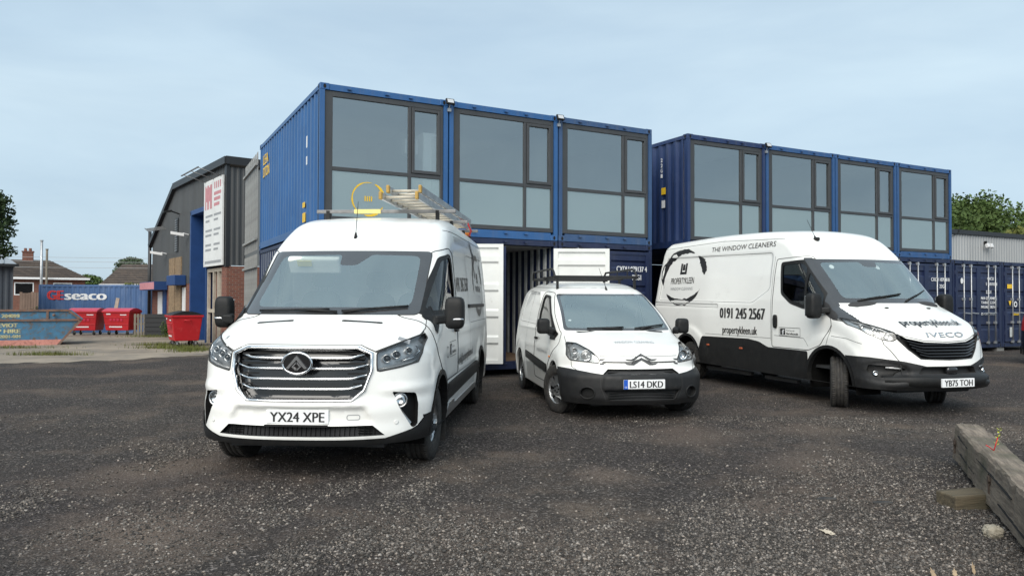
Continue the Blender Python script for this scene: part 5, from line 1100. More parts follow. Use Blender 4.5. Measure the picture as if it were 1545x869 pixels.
# side marks of the navy upper container: stacked white characters
c = cB[0]; m = MB()
for i, ch in enumerate('CLYU2302508'): put_text(m, ch, lambda u, v, d: (.010-d, 1.66-u, v), 0, 2.02-i*.135-(.06 if i > 3 else 0)-(.05 if i > 9 else 0), .095, .07, .004)
for i, ch in enumerate('22G1'): put_text(m, ch, lambda u, v, d: (.010-d, .96-u, v), 0, 2.08-i*.125, .09, .065, .004)
m.build('side_numbers', 'print_white', c)
for yy, z0, w, h, mt in ((.78, 1.30, .16, .16, 'yellow_print'), (.80, .98, .13, .18, 'print_white'), (1.48, .50, .38, .10, 'yellow_print'), (1.40, .28, .52, .11, 'yellow_print')):
    m = MB(); m.add([(.010, yy, z0), (.010, yy+w, z0), (.010, yy+w, z0+h), (.010, yy, z0+h)], [(0, 3, 2, 1)]); m.build('side_sticker', mt, c)
# lower rows
lA = []
for i, lab in enumerate(('navy container at ground level behind the nearest van, its right door swung open', 'navy container standing open between the tall and the small van', 'navy container with a closed numbered door behind the small van')):
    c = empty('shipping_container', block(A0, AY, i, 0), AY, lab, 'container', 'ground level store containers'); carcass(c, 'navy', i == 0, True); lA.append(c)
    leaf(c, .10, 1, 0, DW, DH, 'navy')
    if i == 2: d = leaf(c, CW-.10, -1, 0, DW, DH, 'navy', bars=False)
    else: d = leaf(c, CW-.10, -1, PI-AY+.0, DW+.03, DH, 'navy', white=True); d['label'] = 'white inner face of the opened door leaf'
    if i < 2:
        def lin(m):
            corrugated(m, .055, .15, CL-.2, .17, CH-.12, 'y', 1); corrugated(m, CW-.055, .15, CL-.2, .17, CH-.12, 'y', -1); corrugated(m, CL-.12, .08, CW-.08, .17, CH-.12, 'x', -1)
            m.add([(.06, .1, CH-.13), (CW-.06, .1, CH-.13), (CW-.06, CL-.1, CH-.13), (.06, CL-.1, CH-.13)], [(0, 1, 2, 3)])
        shared('lining', lin, 'inner_walls', 'inside_grey', c); shared('floor', lambda m: m.box((.07, .08, .155), (CW-.07, CL-.1, .18)), 'floor_boards', 'wood_floor', c)
ctext(lA[2], 'CXDU 079137 4', 1.44, 2.00, .115, .82, -.045); ctext(lA[2], '22G1', 1.86, 1.82, .115, .24, -.045)
for i, lab in enumerate(('navy container under the right office row, wholly behind the long van', 'navy container behind the cab of the long van', 'navy container seen through the windscreen of the long van', 'navy container with locking bars beside the mirror of the long van', 'navy container with white stencilled weights, first of the single-height row', 'navy container with yellow warning stickers at the right edge')):
    if i == 0: continue
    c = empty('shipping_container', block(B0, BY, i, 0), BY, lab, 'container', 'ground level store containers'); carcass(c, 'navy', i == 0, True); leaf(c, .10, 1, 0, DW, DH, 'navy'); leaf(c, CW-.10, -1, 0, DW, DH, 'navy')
    if i in (2, 3): ctext(c, ('YCU 107014 8', 'CXCU 107000 8')[i-2], 1.40, 1.95, .10, .84, -.045); ctext(c, '22G1', 1.78, 1.76, .10, .26, -.045)
    if i == 4:
        ctext(c, 'CXCU', 1.62, 2.02, .09, .32, -.045); ctext(c, '115010 8', 1.56, 1.86, .09, .56, -.045); ctext(c, '22G1', 1.55, 1.62, .09, .26, -.045)
        for k, (a, b_) in enumerate((('MAX GR', '30480'), ('TARE', '2230'), ('PAYLOAD', '28250'))): ctext(c, a, 1.30, 1.44-k*.13, .08, .36, -.045); ctext(c, b_, 1.74, 1.44-k*.13, .08, .30, -.045)
        ctext(c, 'CU CAP', 1.30, .98, .07, .34, -.045); ctext(c, '33.2', 1.74, .98, .07, .24, -.045); m = MB(); m.disc((.36, -.046, 1.98), (0, -1, 0), .085, 20, .06); m.build('round_sticker', 'print_white', c)
    if i == 5:
        for q in ((.18, 1.78, .30, .13, 'yellow_print'), (.46, .96, .34, .09, 'yellow_print'), (.30, .30, .2, .3, 'inside_grey')): box_label(c, *q, -.046)
        m = MB(); m.add([(.25, -.046, 1.40), (.40, -.046, 1.40), (.325, -.046, 1.24)], [(0, 2, 1)]); m.build('warning_triangle', 'yellow_print', c); m = MB(); m.disc((.62, -.046, 1.30), (0, -1, 0), .09, 20); m.build('round_sticker', 'print_white', c); m = MB(); m.disc((.62, -.048, 1.30), (0, -1, 0), .05, 20); m.build('sticker_centre', 'print_black', c)
# packing blocks under the corners
for org, yaw, rng_, w in ((A0, AY, range(4), 'left'), (B0, BY, range(1, 7), 'right')):
    for i in rng_:
        p = block(org, yaw, i, 0); m = MB(); m.box((-.20, .05, -CZ-.03), (.16, .35, -.001)); o = m.build('packing_block', 'kerb_concrete', None) if 'kerb_concrete' in M else (M.__setitem__('kerb_concrete', pm('concrete_block', (.2, .2, .19), .9, 0, .2, 4)), m.build('packing_block', 'kerb_concrete', None))[1]
        o.location = p; o.rotation_euler = (0, 0, yaw); tag(o, 'concrete packing block under the %s ground-level container row, %s joint from its left end' % (w, ('end', 'first', 'second', 'third', 'fourth', 'fifth', 'last')[i]), 'block', 'packing blocks of the %s row' % w)
def floodlight(org, yaw, i, lab):
    p = block(org, yaw, i, 2); p = (p[0], p[1], p[2]-.085); o = empty('floodlight', p, yaw, lab, 'floodlight', 'floodlights at container joints'); m = MB(); m.tube([(-.015, -.02, -.10), (-.015, -.06, .02)], .012, 6); m.box((-.05, -.04, -.14), (.02, -.001, -.08)); m.build('bracket', 'galv', o)
    m = MB(); rt = Matrix.Rotation(R(-25), 3, 'X'); cc = Vector((-.03, -.10, .03)); m.obox(cc, rt @ Vector((.085, 0, 0)), rt @ Vector((0, .022, 0)), rt @ Vector((0, 0, .06))); h = m.build('lamp_head', 'plastic', o, bevel=.008); m = MB(); m.obox(cc+rt @ Vector((0, -.024, 0)), rt @ Vector((.062, 0, 0)), rt @ Vector((0, .003, 0)), rt @ Vector((0, 0, .040))); m.build('lamp_glass', 'lamp_white', o)
floodlight(A0, AY, 1, 'small floodlight above the first joint of the left container block'); floodlight(A0, AY, 2, 'small floodlight above the second joint of the left container block'); floodlight(B0, BY, 1, 'small floodlight on top of the right block, above the long van')
# ------------------------------------------------------------------ left: industrial unit with gable, sign, brick pier
M['clad'] = pm('dark_cladding', (.055, .058, .060), .55, 0, .18, 1.2, col2=(.06, .065, .07), thr=(.5, .8), stretch=(1, 1, .15))
M['clad_light'] = pm('grey_sheet', (.20, .21, .21), .5, .3, .15, 1.2, stretch=(1, 1, .15))
M['door_blue'] = pm('roller_blue', (.012, .048, .16), .5, 0, .12, 2)
M['osb'] = pm('osb_board', (.24, .17, .10), .85, 0, .35, 9, col2=(.12, .08, .05), thr=(.5, .62))
M['sign_white'] = pm('sign_board', (.66, .67, .66), .5, 0, .06, 1.5, col2=(.5, .5, .48), thr=(.55, .8))
M['sign_red'] = pm('faded_red_print', (.50, .22, .24), .6, 0, .12, 6)
M['old_timber'] = pm('grey_timber', (.17, .15, .12), .9, 0, .3, 6, bump=.5, bscale=30, stretch=(1, 1, .2))
M['pale_timber'] = pm('pale_frame_timber', (.38, .34, .28), .85, 0, .2, 6)
M['palisade'] = pm('palisade_steel', (.30, .30, .285), .6, .3, .25, 4)
M['steel_white'] = pm('white_lamp_body', (.6, .6, .6), .5, 0, .1)
def brick_mat(name, c1, c2, mortar, scale=1.0, bw=.215, bh=.065, ax='xz'):
    m = bpy.data.materials.new(name); m.use_nodes = True; t = m.node_tree; b = t.nodes['Principled BSDF']; N = t.nodes.new; K = t.links.new
    tc_ = N('ShaderNodeTexCoord'); sp = N('ShaderNodeSeparateXYZ'); cb = N('ShaderNodeCombineXYZ'); K(tc_.outputs['Object'], sp.inputs[0])
    ad = N('ShaderNodeMath'); ad.operation = 'ADD'; K(sp.outputs[0], ad.inputs[0]); K(sp.outputs[1], ad.inputs[1]); K(ad.outputs[0], cb.inputs[0]); K(sp.outputs[2], cb.inputs[1])
    br = N('ShaderNodeTexBrick'); br.inputs['Scale'].default_value = 1; br.inputs['Brick Width'].default_value = bw*scale; br.inputs['Row Height'].default_value = (bh+.01)*scale; br.inputs['Mortar Size'].default_value = .006*scale
    br.inputs['Color1'].default_value = (*c1, 1); br.inputs['Color2'].default_value = (*c2, 1); br.inputs['Mortar'].default_value = (*mortar, 1); K(cb.outputs[0], br.inputs['Vector']); K(br.outputs['Color'], b.inputs['Base Color']); b.inputs['Roughness'].default_value = .9
    bu = N('ShaderNodeBump'); bu.inputs['Strength'].default_value = .6; bu.inputs['Distance'].default_value = -.01; K(br.outputs['Fac'], bu.inputs['Height']); K(bu.outputs[0], b.inputs['Normal']); return m
M['brick'] = brick_mat('red_brick', (.20, .065, .04), (.13, .045, .032), (.20, .17, .14))
M['roof_tile'] = brick_mat('brown_roof_tile', (.085, .065, .052), (.055, .044, .038), (.03, .025, .022), 1, .33, .22)
BZ = -.2
def left_unit():
    o = empty('industrial_unit', (-10.1, 26.0, BZ), math.atan2(.796, -.605), 'dark grey clad industrial unit with sloping gable, blue doorway and brick pier', 'building')
    # local x runs away along the wall, +y faces the yard
    def zc(x): return 6.6 if x < 7.7 else 6.6-(x-7.7)*.47
    def wall(m):
        n = int(12.5/.20)
        pts = []
        for i in range(n):
            x0 = i*.2
            for t, d in ((0, 0), (.10, 0), (.115, -.035), (.185, -.035)): pts.append((x0+t, d))
        def bottom(x): return 2.9 if x < 2.6 else (5.25 if x < 4.95 else (2.35 if x < 12.4 else 2.35))
        vs = []
        for x, d in pts: vs += [(x, d, bottom(x)), (x, d, zc(x))]
        m.add(vs, [(2*i, 2*i+2, 2*i+3, 2*i+1) for i in range(len(pts)-1)])
    m = MB(); wall(m); m.build('gable_cladding', 'clad', o)
    m = MB(); corrugated(m, 0.0, -7.5, -.01, 2.9, 6.4, 'y', 1, .2, .025)
    for i, v in enumerate(m.v): m.v[i] = (-v[0]-.02, v[1], v[2])
    m.build('end_cladding', 'clad', o)
    m = MB(); m.box((-.045, -1.5, 2.9), (-.02, -.62, 6.4)); m.build('grey_sheet', 'clad_light', o)
    m = MB(); m.box((-.05, -.05, 2.85), (.14, .06, 6.6)); m.build('corner_flashing', 'clad_dark', o) if 'clad_dark' in M else (M.__setitem__('clad_dark', pm('black_flashing', (.015, .016, .018), .45, 0, .1)), m.build('corner_flashing', 'clad_dark', o))
    m = MB(); m.beam((-.1, .06, 6.62), (7.7, .06, 6.62), .18, .26); m.beam((7.7, .06, 6.6), (12.6, .06, 4.30), .18, .2); m.beam((-.05, .1, 6.62), (-.05, -7.5, 6.62), .2, .28); m.build('verge_trim', 'clad_dark', o)
    m = MB(); m.add([(0, 0, 6.6), (7.7, 0, 6.6), (12.5, 0, 4.34), (12.5, -8, 4.34), (7.7, -8, 6.6), (0, -8, 6.6)], [(0, 1, 4, 5), (1, 2, 3, 4)]); m.build('roof', 'clad', o)
    m = MB(); m.box((4.95, -.25, 0), (12.4, -.03, 2.40)); m.build('brick_plinth', 'brick', o)
    m = MB(); m.box((-.02, -1.6, 0), (.55, .02, 2.88)); m.build('brick_pier', 'brick', o)
    m = MB(); m.box((.55, -.30, 0), (2.6, -.22, 2.9)); m.build('shopfront_back', 'brick', o)
    # blue doorway
    m = MB(); m.box((2.62, -.9, 0), (4.95, -.8, 5.25)); m.build('blue_door', 'door_blue', o)
    for k in range(9): m = MB(); m.box((2.7, -.8, .3+k*.55), (4.9, -.77, .34+k*.55)); m.build('door_rib', 'door_blue', o)
    m = MB(); m.box((4.80, -.85, 0), (4.96, .05, 5.25)); m.box((2.60, -.85, 0), (2.70, .03, 5.25)); m.box((2.6, -.85, 5.1), (4.96, .05, 5.28)); m.build('door_reveal', 'door_blue', o)
    # boarded windows, louvre, small canopies
    for a, b in ((6.45, 7.45), (7.55, 8.6)): m = MB(); m.box((a, .0, 1.1), (b, .05, 3.5)); m.build('boarded_window', 'osb', o)
    m = MB(); m.box((5.75, .0, 2.28), (7.2, .45, 2.70)); m.build('door_canopy', 'door_blue', o, bevel=.02); m = MB(); m.box((9.1, .0, 2.12), (12.3, .55, 2.50)); m.build('door_canopy', 'door_blue', o); m = MB(); m.box((9.14, .55, 2.15), (12.26, .56, 2.47)); m.build('canopy_fascia', 'sign_red', o)
    m = MB(); m.box((9.3, -.02, .0), (9.9, .03, 2.1)); m.build('side_door', 'door_blue', o); m = MB(); m.box((10.0, -.02, .3), (10.9, .03, 2.05)); m.build('window_panel', 'sign_white', o)
    m = MB(); m.box((5.85, -.02, 1.1), (6.3, .02, 2.2)); m.build('notice_board', 'sign_white', o)
    lo = MB(); lo.box((7.12, 0, 3.75), (7.50, .03, 5.2)); lv = lo.build('louvre', 'clad_dark', o)
    for k in range(14): m = MB(); m.obox((7.31, .05, 3.82+k*.1), (.18, 0, 0), (0, .03, -.02), (0, 0, .006)); m.build('louvre_blade', 'galv', lv)
    # timber frame below the sign
    for x in (.62, 1.15, 1.75, 2.5): m = MB(); m.box((x, -.12, 0), (x+.11, -.02, 2.85)); m.build('timber_post', 'pale_timber', o)
    for z in (1.2, 2.72): m = MB(); m.box((.73, -.118, z), (2.5, -.022, z+.13)); m.build('timber_rail', 'pale_timber', o)
    m = MB(); m.box((.8, -.2, .3), (1.1, -.16, 2.6)); m.build('notice_panel', 'sign_white', o)
    # downpipe at the far end
    m = MB(); m.tube([(12.52, .08, 0), (12.52, .08, 5.0)], .08, 8); m.build('downpipe', 'clad_dark', o, True)
    for (x, z, l) in ((5.3, 4.35, .55), (9.2, 3.75, .55)): m = MB(); m.tube([(x, .02, z), (x, .25, z+.05)], .03, 6); m.obox((x+.1, .42, z+.02), (.10, .24, .04), (-.06, .03, 0), (0, 0, .06)); m.build('wall_lamp', 'steel_white', o, bevel=.01)
    for x, z in ((9.4, 4.9),):
        m = MB()
        for k in range(4): m.tube([(x+.2*k, .02, z+.05*k), (x+.2*k, .75, z-.15+.05*k)], .018, 5)
        m.tube([(x-.1, .75, z-.18), (x+.75, .75, z+.03)], .025, 5); m.build('lamp_bracket', 'rack_grey', o)
    m = MB(); m.tube([(6.9, .02, 5.35), (6.9, .35, 5.45)], .03, 6); m.obox((6.9, .5, 5.43), (.10, 0, 0), (0, .16, -.03), (0, 0, .04)); m.build('wall_lamp', 'plastic', o)
    # hanging sign board and its lamp arms
    s = empty('sign_board', o.location, o.rotation_euler.z, 'tall white sign board with faded red heading on the corner of the dark unit', 'sign')
    m = MB(); m.box((.14, .08, 2.92), (2.55, .14, 6.12)); m.build('panel', 'sign_white', s)
    def sl(a, b, z0, z1, mt): m = MB(); m.add([(2.5-a, .143, z0), (2.5-b, .143, z0), (2.5-b, .143, z1), (2.5-a, .143, z1)], [(0, 1, 2, 3)]); return m.build('heading_block' if z1-z0 > .5 else 'text_line', mt, s)
    for a in (.12, .40, .50, .78, .90): sl(a, a+.14, 5.05, 5.95, 'sign_red')
    for a in (.26, .64): sl(a, a+.14, 5.05+.3, 5.95-.08, 'sign_red')
    for a in (1.32, 1.56, 1.80, 2.04): sl(a, a+.13, 5.74, 5.99, 'sign_red')
    for k in range(3): sl(1.3, 2.2-.1*k, 5.5-.2*k, 5.62-.2*k, 'sign_red')
    rn = random.Random(2)
    for k in range(9):
        for a in (.2, 1.3): sl(a, a+.5+.45*rn.random(), 4.75-k*.18, 4.83-k*.18, 'print_grey') if k % 3 != 2 else None
    sl(.15, 2.25, 3.02, 3.12, 'print_grey')
    for a in (.3, 1.25, 2.3): m = MB(); m.tube([(a, .14, 6.1), (a, .95, 6.32)], .014, 6); m.build('lamp_arm', 'rack_grey', s, True)
    m = MB(); m.beam((.1, .97, 6.30), (2.5, .97, 6.30), .045, .035); m.build('strip_lamp', 'rack_grey', s)
left_unit()
def palisade(p0, p1, z0, z1, lab, n=16):
    o = empty('palisade_fence', (p0[0], p0[1], 0), math.atan2(p1[1]-p0[1], p1[0]-p0[0]), lab, 'fence', 'palisade fences beside the containers'); L_ = math.hypot(p1[0]-p0[0], p1[1]-p0[1])
    for z in (z0+.25, z1-.35): m = MB(); m.box((0, .02, z), (L_, .07, z+.06)); m.build('rail', 'palisade', o)
    for i in range(n):
        x = L_*(i+.5)/n; w = .035
        q = shared(('pale', round(z1-z0, 2)), lambda m: m.prism([(-w, z0), (w, z0), (w, z1-.12), (.02, z1), (0, z1-.08), (-.02, z1), (-w, z1-.12)], 0, .015, 'xz'), 'pale', 'palisade', o); q.location = (x, 0, 0); q.rotation_euler = (0, R(random.uniform(-.6, .6)), 0)
palisade((-6.45, 18.6), (-7.65, 21.0), 2.75, 5.25, 'tall upper steel palisade beside the left container stack'); palisade((-6.45, 18.6), (-7.65, 21.0), -.1, 2.65, 'lower steel palisade between the container stack and the brick pier')

# ------------------------------------------------------------------ bins, skip, far container
M['bin_red'] = pm('bin_red', (.42, .012, .018), .4, 0, .12, 2.5, col2=(.5, .06, .06), thr=(.58, .8))
M['bin_lid'] = pm('bin_lid_pink', (.52, .03, .07), .4, 0, .1, 2)
M['skip_blue'] = pm('skip_blue', (.04, .14, .24), .65, 0, .3, 2.5, col2=(.10, .075, .055), thr=(.50, .64), rust=.64, streak=.3)
M['skip_rust'] = pm('skip_rust', (.14, .10, .085), .85, 0, .4, 6, col2=(.2, .09, .05), thr=(.45, .65))
M['skip_pink'] = pm('skip_faded_red', (.50, .22, .18), .7, 0, .2, 5, col2=(.25, .10, .08), thr=(.5, .7))
M['skip_text'] = pm('skip_lettering', (.48, .45, .24), .7, 0, .3, 14, col2=(.15, .18, .18), thr=(.52, .62))
def wheelie(x, y, rz, lab, lid='bin_lid', grp='red wheeled bins', tone='bin_red', open_lid=False):
    z = tz(x, y); o = empty('wheeled_bin', (x, y, z), rz, lab, 'bin', grp); W2, D2 = .64, .50; zb, zt = .22, 1.08
    m = MB(); a, b = (.54, .40), (W2, D2); v = [(sx*q[0], sy*q[1], zz) for q, zz in ((a, zb), (b, zt)) for sx, sy in ((-1, -1), (1, -1), (1, 1), (-1, 1))]; m.add(v, [(0, 3, 2, 1), (0, 1, 5, 4), (1, 2, 6, 5), (2, 3, 7, 6), (3, 0, 4, 7)]); m.build('body', tone, o, bevel=.03, seg=3)
    m = MB(); m.box((-W2-.03, -D2-.03, zt-.04), (W2+.03, D2+.03, zt+.03)); m.build('rim', tone, o, bevel=.012)
    m = MB(); n = 10; rows = []
    for i in range(n+1): t = -1+2*i/n; rows += [(-W2-.02, t*(D2+.03), zt+.03+.14*(1-t*t)), (W2+.02, t*(D2+.03), zt+.03+.14*(1-t*t))]
    m.add(rows, [(2*i, 2*i+1, 2*i+3, 2*i+2) for i in range(n)]); m.add([rows[2*i] for i in range(n+1)], [tuple(range(n+1))]); m.add([rows[2*i+1] for i in range(n+1)], [tuple(range(n, -1, -1))]); m.build('lid', lid, o)
    for sx in (-1, 1):
        for zz in (.48, .80): m = MB(); k = (zz-zb)/(zt-zb); m.box((-.56, -(.40+.10*k)-.018, zz), (.56, -(.40+.10*k)+.01, zz+.035)) if sx < 0 else None; (m.build('moulded_rib', tone, o, bevel=.008) if sx < 0 else None)
        m = MB(); m.tube([(sx*(W2+.02), -.12, .92), (sx*(W2+.10), -.10, .94), (sx*(W2+.10), .10, .94), (sx*(W2+.02), .12, .92)], .018, 6); m.build('trunnion', tone, o, True)
        for sy in (-1, 1):
            m = MB(); m.lathe([(.02, -.025), (.095, -.025), (.10, -.015), (.10, .015), (.095, .025), (.02, .025)], (sx*.44, sy*.30, .10), (1, 0, 0), 18, True); m.build('castor', 'rubber', o, True); m = MB(); m.box((sx*.44-.04, sy*.30-.03, .10), (sx*.44-.03, sy*.30+.03, .24)); m.box((sx*.44+.03, sy*.30-.03, .10), (sx*.44+.04, sy*.30+.03, .24)); m.build('castor_fork', 'galv', o)
    rn = random.Random(int(x*10))
    for (u, zz, w, h) in ((-.35, .36, .62, .05), (.2, .92, .30, .04), (-.45, .95, .2, .05)): m = MB(); k = (zz-zb)/(zt-zb); yy = -(.40+.10*k)-.020; m.add([(u, yy, zz), (u+w, yy, zz), (u+w, yy-.1*h/.86, zz+h), (u, yy-.1*h/.86, zz+h)], [(0, 1, 2, 3)]); m.build('sticker', 'print_white', o)
    for k in range(4): m = MB(); u = -.30+.17*k; m.add([(u, -.485, .66), (u+.10, -.485, .66), (u+.10, -.498, .77), (u, -.498, .77)], [(0, 1, 2, 3)]); m.build('faded_mark', 'bin_lid', o)
    return o
wheelie(-19.75, 34.2, R(4), 'red wheeled bin next to the skip, left of the far pair'); wheelie(-18.25, 34.4, R(-3), 'red wheeled bin in front of the blue container, right of the far pair')
b3 = wheelie(-11.6, 26.0, R(-56), 'red wheeled bin with black lid standing in front of the blue doorway', 'plastic')
def skip():
    o = empty('waste_skip', (-18.3, 26.65, tz(-18.2, 27)-.02), R(28), 'rusty blue open skip with yellow lettering and faded red base', 'skip'); D2 = .85
    side = [(-2.0, .0), (1.62, .0), (2.35, .92), (1.95, 1.27), (-2.6, 1.27), (-2.75, .92)]
    m = MB(); m.prism(side, -D2, -D2+.03, 'xz'); m.build('side_panel', 'skip_blue', o); m = MB(); m.prism(side, D2-.03, D2, 'xz'); m.build('side_panel', 'skip_blue', o)
    for a, b in (((1.62, 0), (2.35, .92)), ((-2.0, 0), (-2.75, .92))): m = MB(); m.add([(a[0], -D2, a[1]), (a[0], D2, a[1]), (b[0], D2, b[1]), (b[0], -D2, b[1])], [(0, 1, 2, 3)]); m.build('end_panel', 'skip_blue', o)
    m = MB(); m.box((-2.0, -D2, .0), (1.62, D2, .03)); m.build('floor', 'skip_rust', o)
    for p, q in (((-2.75, .92), (2.35, .92)), ((-2.6, 1.27), (1.95, 1.27)), ((1.95, 1.27), (2.35, .92)), ((2.35, .92), (1.62, .0)), ((1.30, 1.25), (1.30, .95)), ((-1.2, 1.25), (-1.2, .95))): m = MB(); m.beam((p[0], -D2-.025, p[1]), (q[0], -D2-.025, q[1]), .05, .075); m.build('stiffener', 'skip_rust', o)
    m = MB(); m.add([(-2.0, -D2-.004, .0), (1.60, -D2-.004, .0), (1.80, -D2-.004, .22), (-2.15, -D2-.004, .22)], [(0, 1, 2, 3)]); m.build('base_band', 'skip_pink', o)
    for t, x, z, h, w in (('07951 204008', -.55, 1.02, .12, 1.0), ('CHEVIOT', -.45, .68, .14, .85), ('SKIP HIRE', -.52, .47, .14, 1.0), ('0191-2001-001', -.52, .30, .11, 1.0)): ctext(o, t, x, z, h, w, -D2-.007, 'skip_text', bold=.012)
    for x in (-1.6, 1.5): m = MB(); m.tube([(x, -D2-.06, 1.1), (x, -D2-.16, 1.1)], .05, 10); m.build('lifting_lug', 'skip_rust', o, True)
skip()
M['sea_blue'] = pm('faded_sea_blue', (.055, .115, .25), .6, 0, .2, .8, col2=(.13, .19, .31), thr=(.5, .75), stretch=(1, 1, .25))
def far_container():
    o = empty('shipping_container', (-25.45, 39.5, -.32), R(0), 'faded blue container with large red and white lettering beyond the skip', 'container')
    m = MB(); corrugated(m, 0, .1, 5.95, .12, 2.48, 'x', -1, .278, .036); m.build('side_wall', 'sea_blue', o)
    m = MB(); m.box((0, -.01, 2.47), (6.05, .08, 2.59)); m.build('top_rail', 'sea_blue', o); m = MB(); m.box((0, -.01, 0), (6.05, .08, .13)); m.build('bottom_rail', 'sea_blue', o)
    m = MB(); m.box((0, .06, .02), (6.05, 2.4, 2.57)); m.build('carcass', 'sea_blue', o)
    for x in (0, 5.95): m = MB(); m.box((x, -.02, 0), (x+.1, .1, 2.59)); m.build('corner_post', 'sea_blue', o)
    ctext(o, 'GE', .48, 1.78, .50, .82, -.006, 'print_red', bold=.045); ctext(o, 'seaco', 1.42, 1.78, .50, 2.20, -.006, 'print_white', bold=.045)
far_container()
def low_box():
    o = empty('planter_box', (-16.6, 33.2, tz(-16, 33)), R(0), 'low black painted timber box with weeds, beside the far red bins', 'box')
    for k in range(5): m = MB(); m.box((0, 0, .02+k*.2), (1.9, .05, .20+k*.2)); m.build('board', 'clad_dark', o)
    m = MB(); m.box((0, .05, 0), (1.9, .9, .98)); m.build('inner', 'clad_dark', o)
    p = empty('pallet', (-17.15, 33.3, tz(-17, 33)), R(3), 'upright weathered wooden pallet leaning by the black box', 'pallet')
    for k in range(4): m = MB(); m.box((.02+k*.14, 0, 0), (.11+k*.14, .03, 1.0)); m.build('plank', 'old_timber', p)
    for z in (.1, .5, .85): m = MB(); m.box((0, .03, z), (.56, .10, z+.09)); m.build('bearer', 'old_timber', p)
    m = MB(); m.beam((-18.95, 34.9, .3), (-18.72, 34.9, 1.55), .16, .04, (0, 1, 0)); tag(m.build('plank', 'pale_timber', None), 'short pale plank sticking up between the two far red bins', 'plank')
low_box()

# ------------------------------------------------------------------ background left: shed, houses, poles, wires, fence
M['shed_wall'] = pm('shed_wall', (.045, .055, .07), .6, 0, .15, 1); M['shed_roof'] = pm('shed_roof', (.30, .33, .36), .5, .3, .12, 1)
def shed():
    o = empty('shed', (-23.1, 34.0, -.2), R(36), 'dark slate-coloured metal shed with pale ribbed roof at the left edge', 'building')
    m = MB(); corrugated(m, 0, -9, 0, 0, 3.25, 'x', -1, .25, .03); m.build('front_wall', 'shed_wall', o); m = MB(); corrugated(m, 0, 0, 7, 0, 3.25, 'y', 1, .25, .03); m.build('side_wall', 'shed_wall', o)
    m = MB(); m.add([(.15, -.2, 3.28), (-9, -.2, 3.28), (-9, 3.5, 5.6), (-2.4, 3.5, 5.6), (.15, 7.2, 3.28)], [(0, 3, 2, 1), (0, 4, 3)]); m.build('roof', 'shed_roof', o)
    for k in range(14): x = -.4-.6*k; m = MB(); q = min(1, max(.15, (-x)/2.4)); m.beam((x, -.2, 3.31), (x, -.2+3.7*q, 3.31+2.32*q), .05, .04); m.build('roof_seam', 'shed_roof', o)
    m = MB(); m.beam((.2, -.26, 3.24), (-9, -.26, 3.24), .12, .12); m.build('gutter', 'clad_dark', o)
shed()
def house(loc, rz, w, d, eave, ridge, hip, lab, chim=None, wmat='brick', hipl=.0):
    o = empty('bungalow', loc, rz, lab, 'house'); m = MB(); m.box((0, 0, -1), (w, d, eave)); m.build('wall', wmat, o); e = .35
    m = MB(); m.add([(-e, -e, eave), (w+e, -e, eave), (w+e, d+e, eave), (-e, d+e, eave), (hipl, d/2, ridge), (w-hip, d/2, ridge)], [(0, 1, 5, 4), (1, 2, 5), (2, 3, 4, 5), (3, 0, 4), (0, 3, 2, 1)]); r = m.build('roof', 'roof_tile', o)
    m = MB(); m.beam((-e, -e-.03, eave-.02), (w+e, -e-.03, eave-.02), .06, .16); m.build('fascia', 'print_white', o)
    n = 9
    for k in range(1, n): t = k/n; m = MB(); m.beam((-e+(hipl+e)*t, -e+(d/2+e)*t-.02, eave+(ridge-eave)*t+.02), (w+e-(hip+e)*t, -e+(d/2+e)*t-.02, eave+(ridge-eave)*t+.02), .05, .03); m.build('tile_course', 'roof_tile', r)
    if chim:
        cx_, cy_, s_, h_ = chim; m = MB(); m.box((cx_, cy_, ridge-.5), (cx_+s_, cy_+s_, ridge+h_)); m.build('chimney', 'brick', o); m = MB(); m.box((cx_-.05, cy_-.05, ridge+h_), (cx_+s_+.05, cy_+s_+.05, ridge+h_+.09)); m.build('chimney_cap', 'brick', o)
        for q in (.2, .55): m = MB(); m.lathe([(.12, 0), (.10, .25), (.07, .25)], (cx_+q*s_*1.3, cy_+s_/2, ridge+h_+.09), (0, 0, 1), 10); m.build('chimney_pot', 'brick', o)
    for x in np.arange(1.2, w-1.5, 2.6): m = MB(); m.box((x, -.03, eave-1.35), (x+1.3, .0, eave-.35)); f = m.build('window', 'print_white', o); m = MB(); m.box((x+.08, -.04, eave-1.27), (x+1.22, -.031, eave-.43)); m.build('pane', 'gloss_black', f)
    return o
house((-42.35, 55.7, 0), R(30), 8.6, 7, 3.15, 4.75, 2.6, 'brick bungalow with brown tiled roof and red chimney behind the left shed', (4.1, 3.1, .75, .62)); house((-42.2, 76, 0), 0, 9, 7, 3.0, 5.3, 3.0, 'distant bungalow with grey hipped roof near the big far tree')
def pole(x, y, z1, r, lab, mat): m = MB(); m.tube([(x, y, -.5), (x, y, z1*.55), (x, y, z1)], [r*1.25, r, r], 10); o = m.build('street_pole', mat, None, True); m2 = MB(); m2.tube([(x, y, z1-.02), (x, y, z1+.06)], r*1.3, 10); m2.build('pole_cap', mat, o); return tag(o, lab, 'pole')
pole(-35.27, 55, 5.85, .09, 'taller grey metal pole in front of the bungalow roof', 'galv'); pole(-36.77, 58, 5.4, .085, 'shorter wooden pole just right of the tall metal one', 'old_timber')
for k, (z0, z1, lab) in enumerate(((5.4, 4.7, 'uppermost overhead wire above the bungalow'), (5.05, 4.4, 'second overhead wire above the bungalow'), (4.5, 4.0, 'lowest overhead wire crossing behind the far trees'))):
    m = MB(); n = 24; m.tube([(-62+i*50/n, 58, z0+(z1-z0)*i/n-.25*math.sin(PI*i/n)) for i in range(n+1)], .018, 4); tag(m.build('overhead_wire', 'print_grey', None), lab, 'wire')
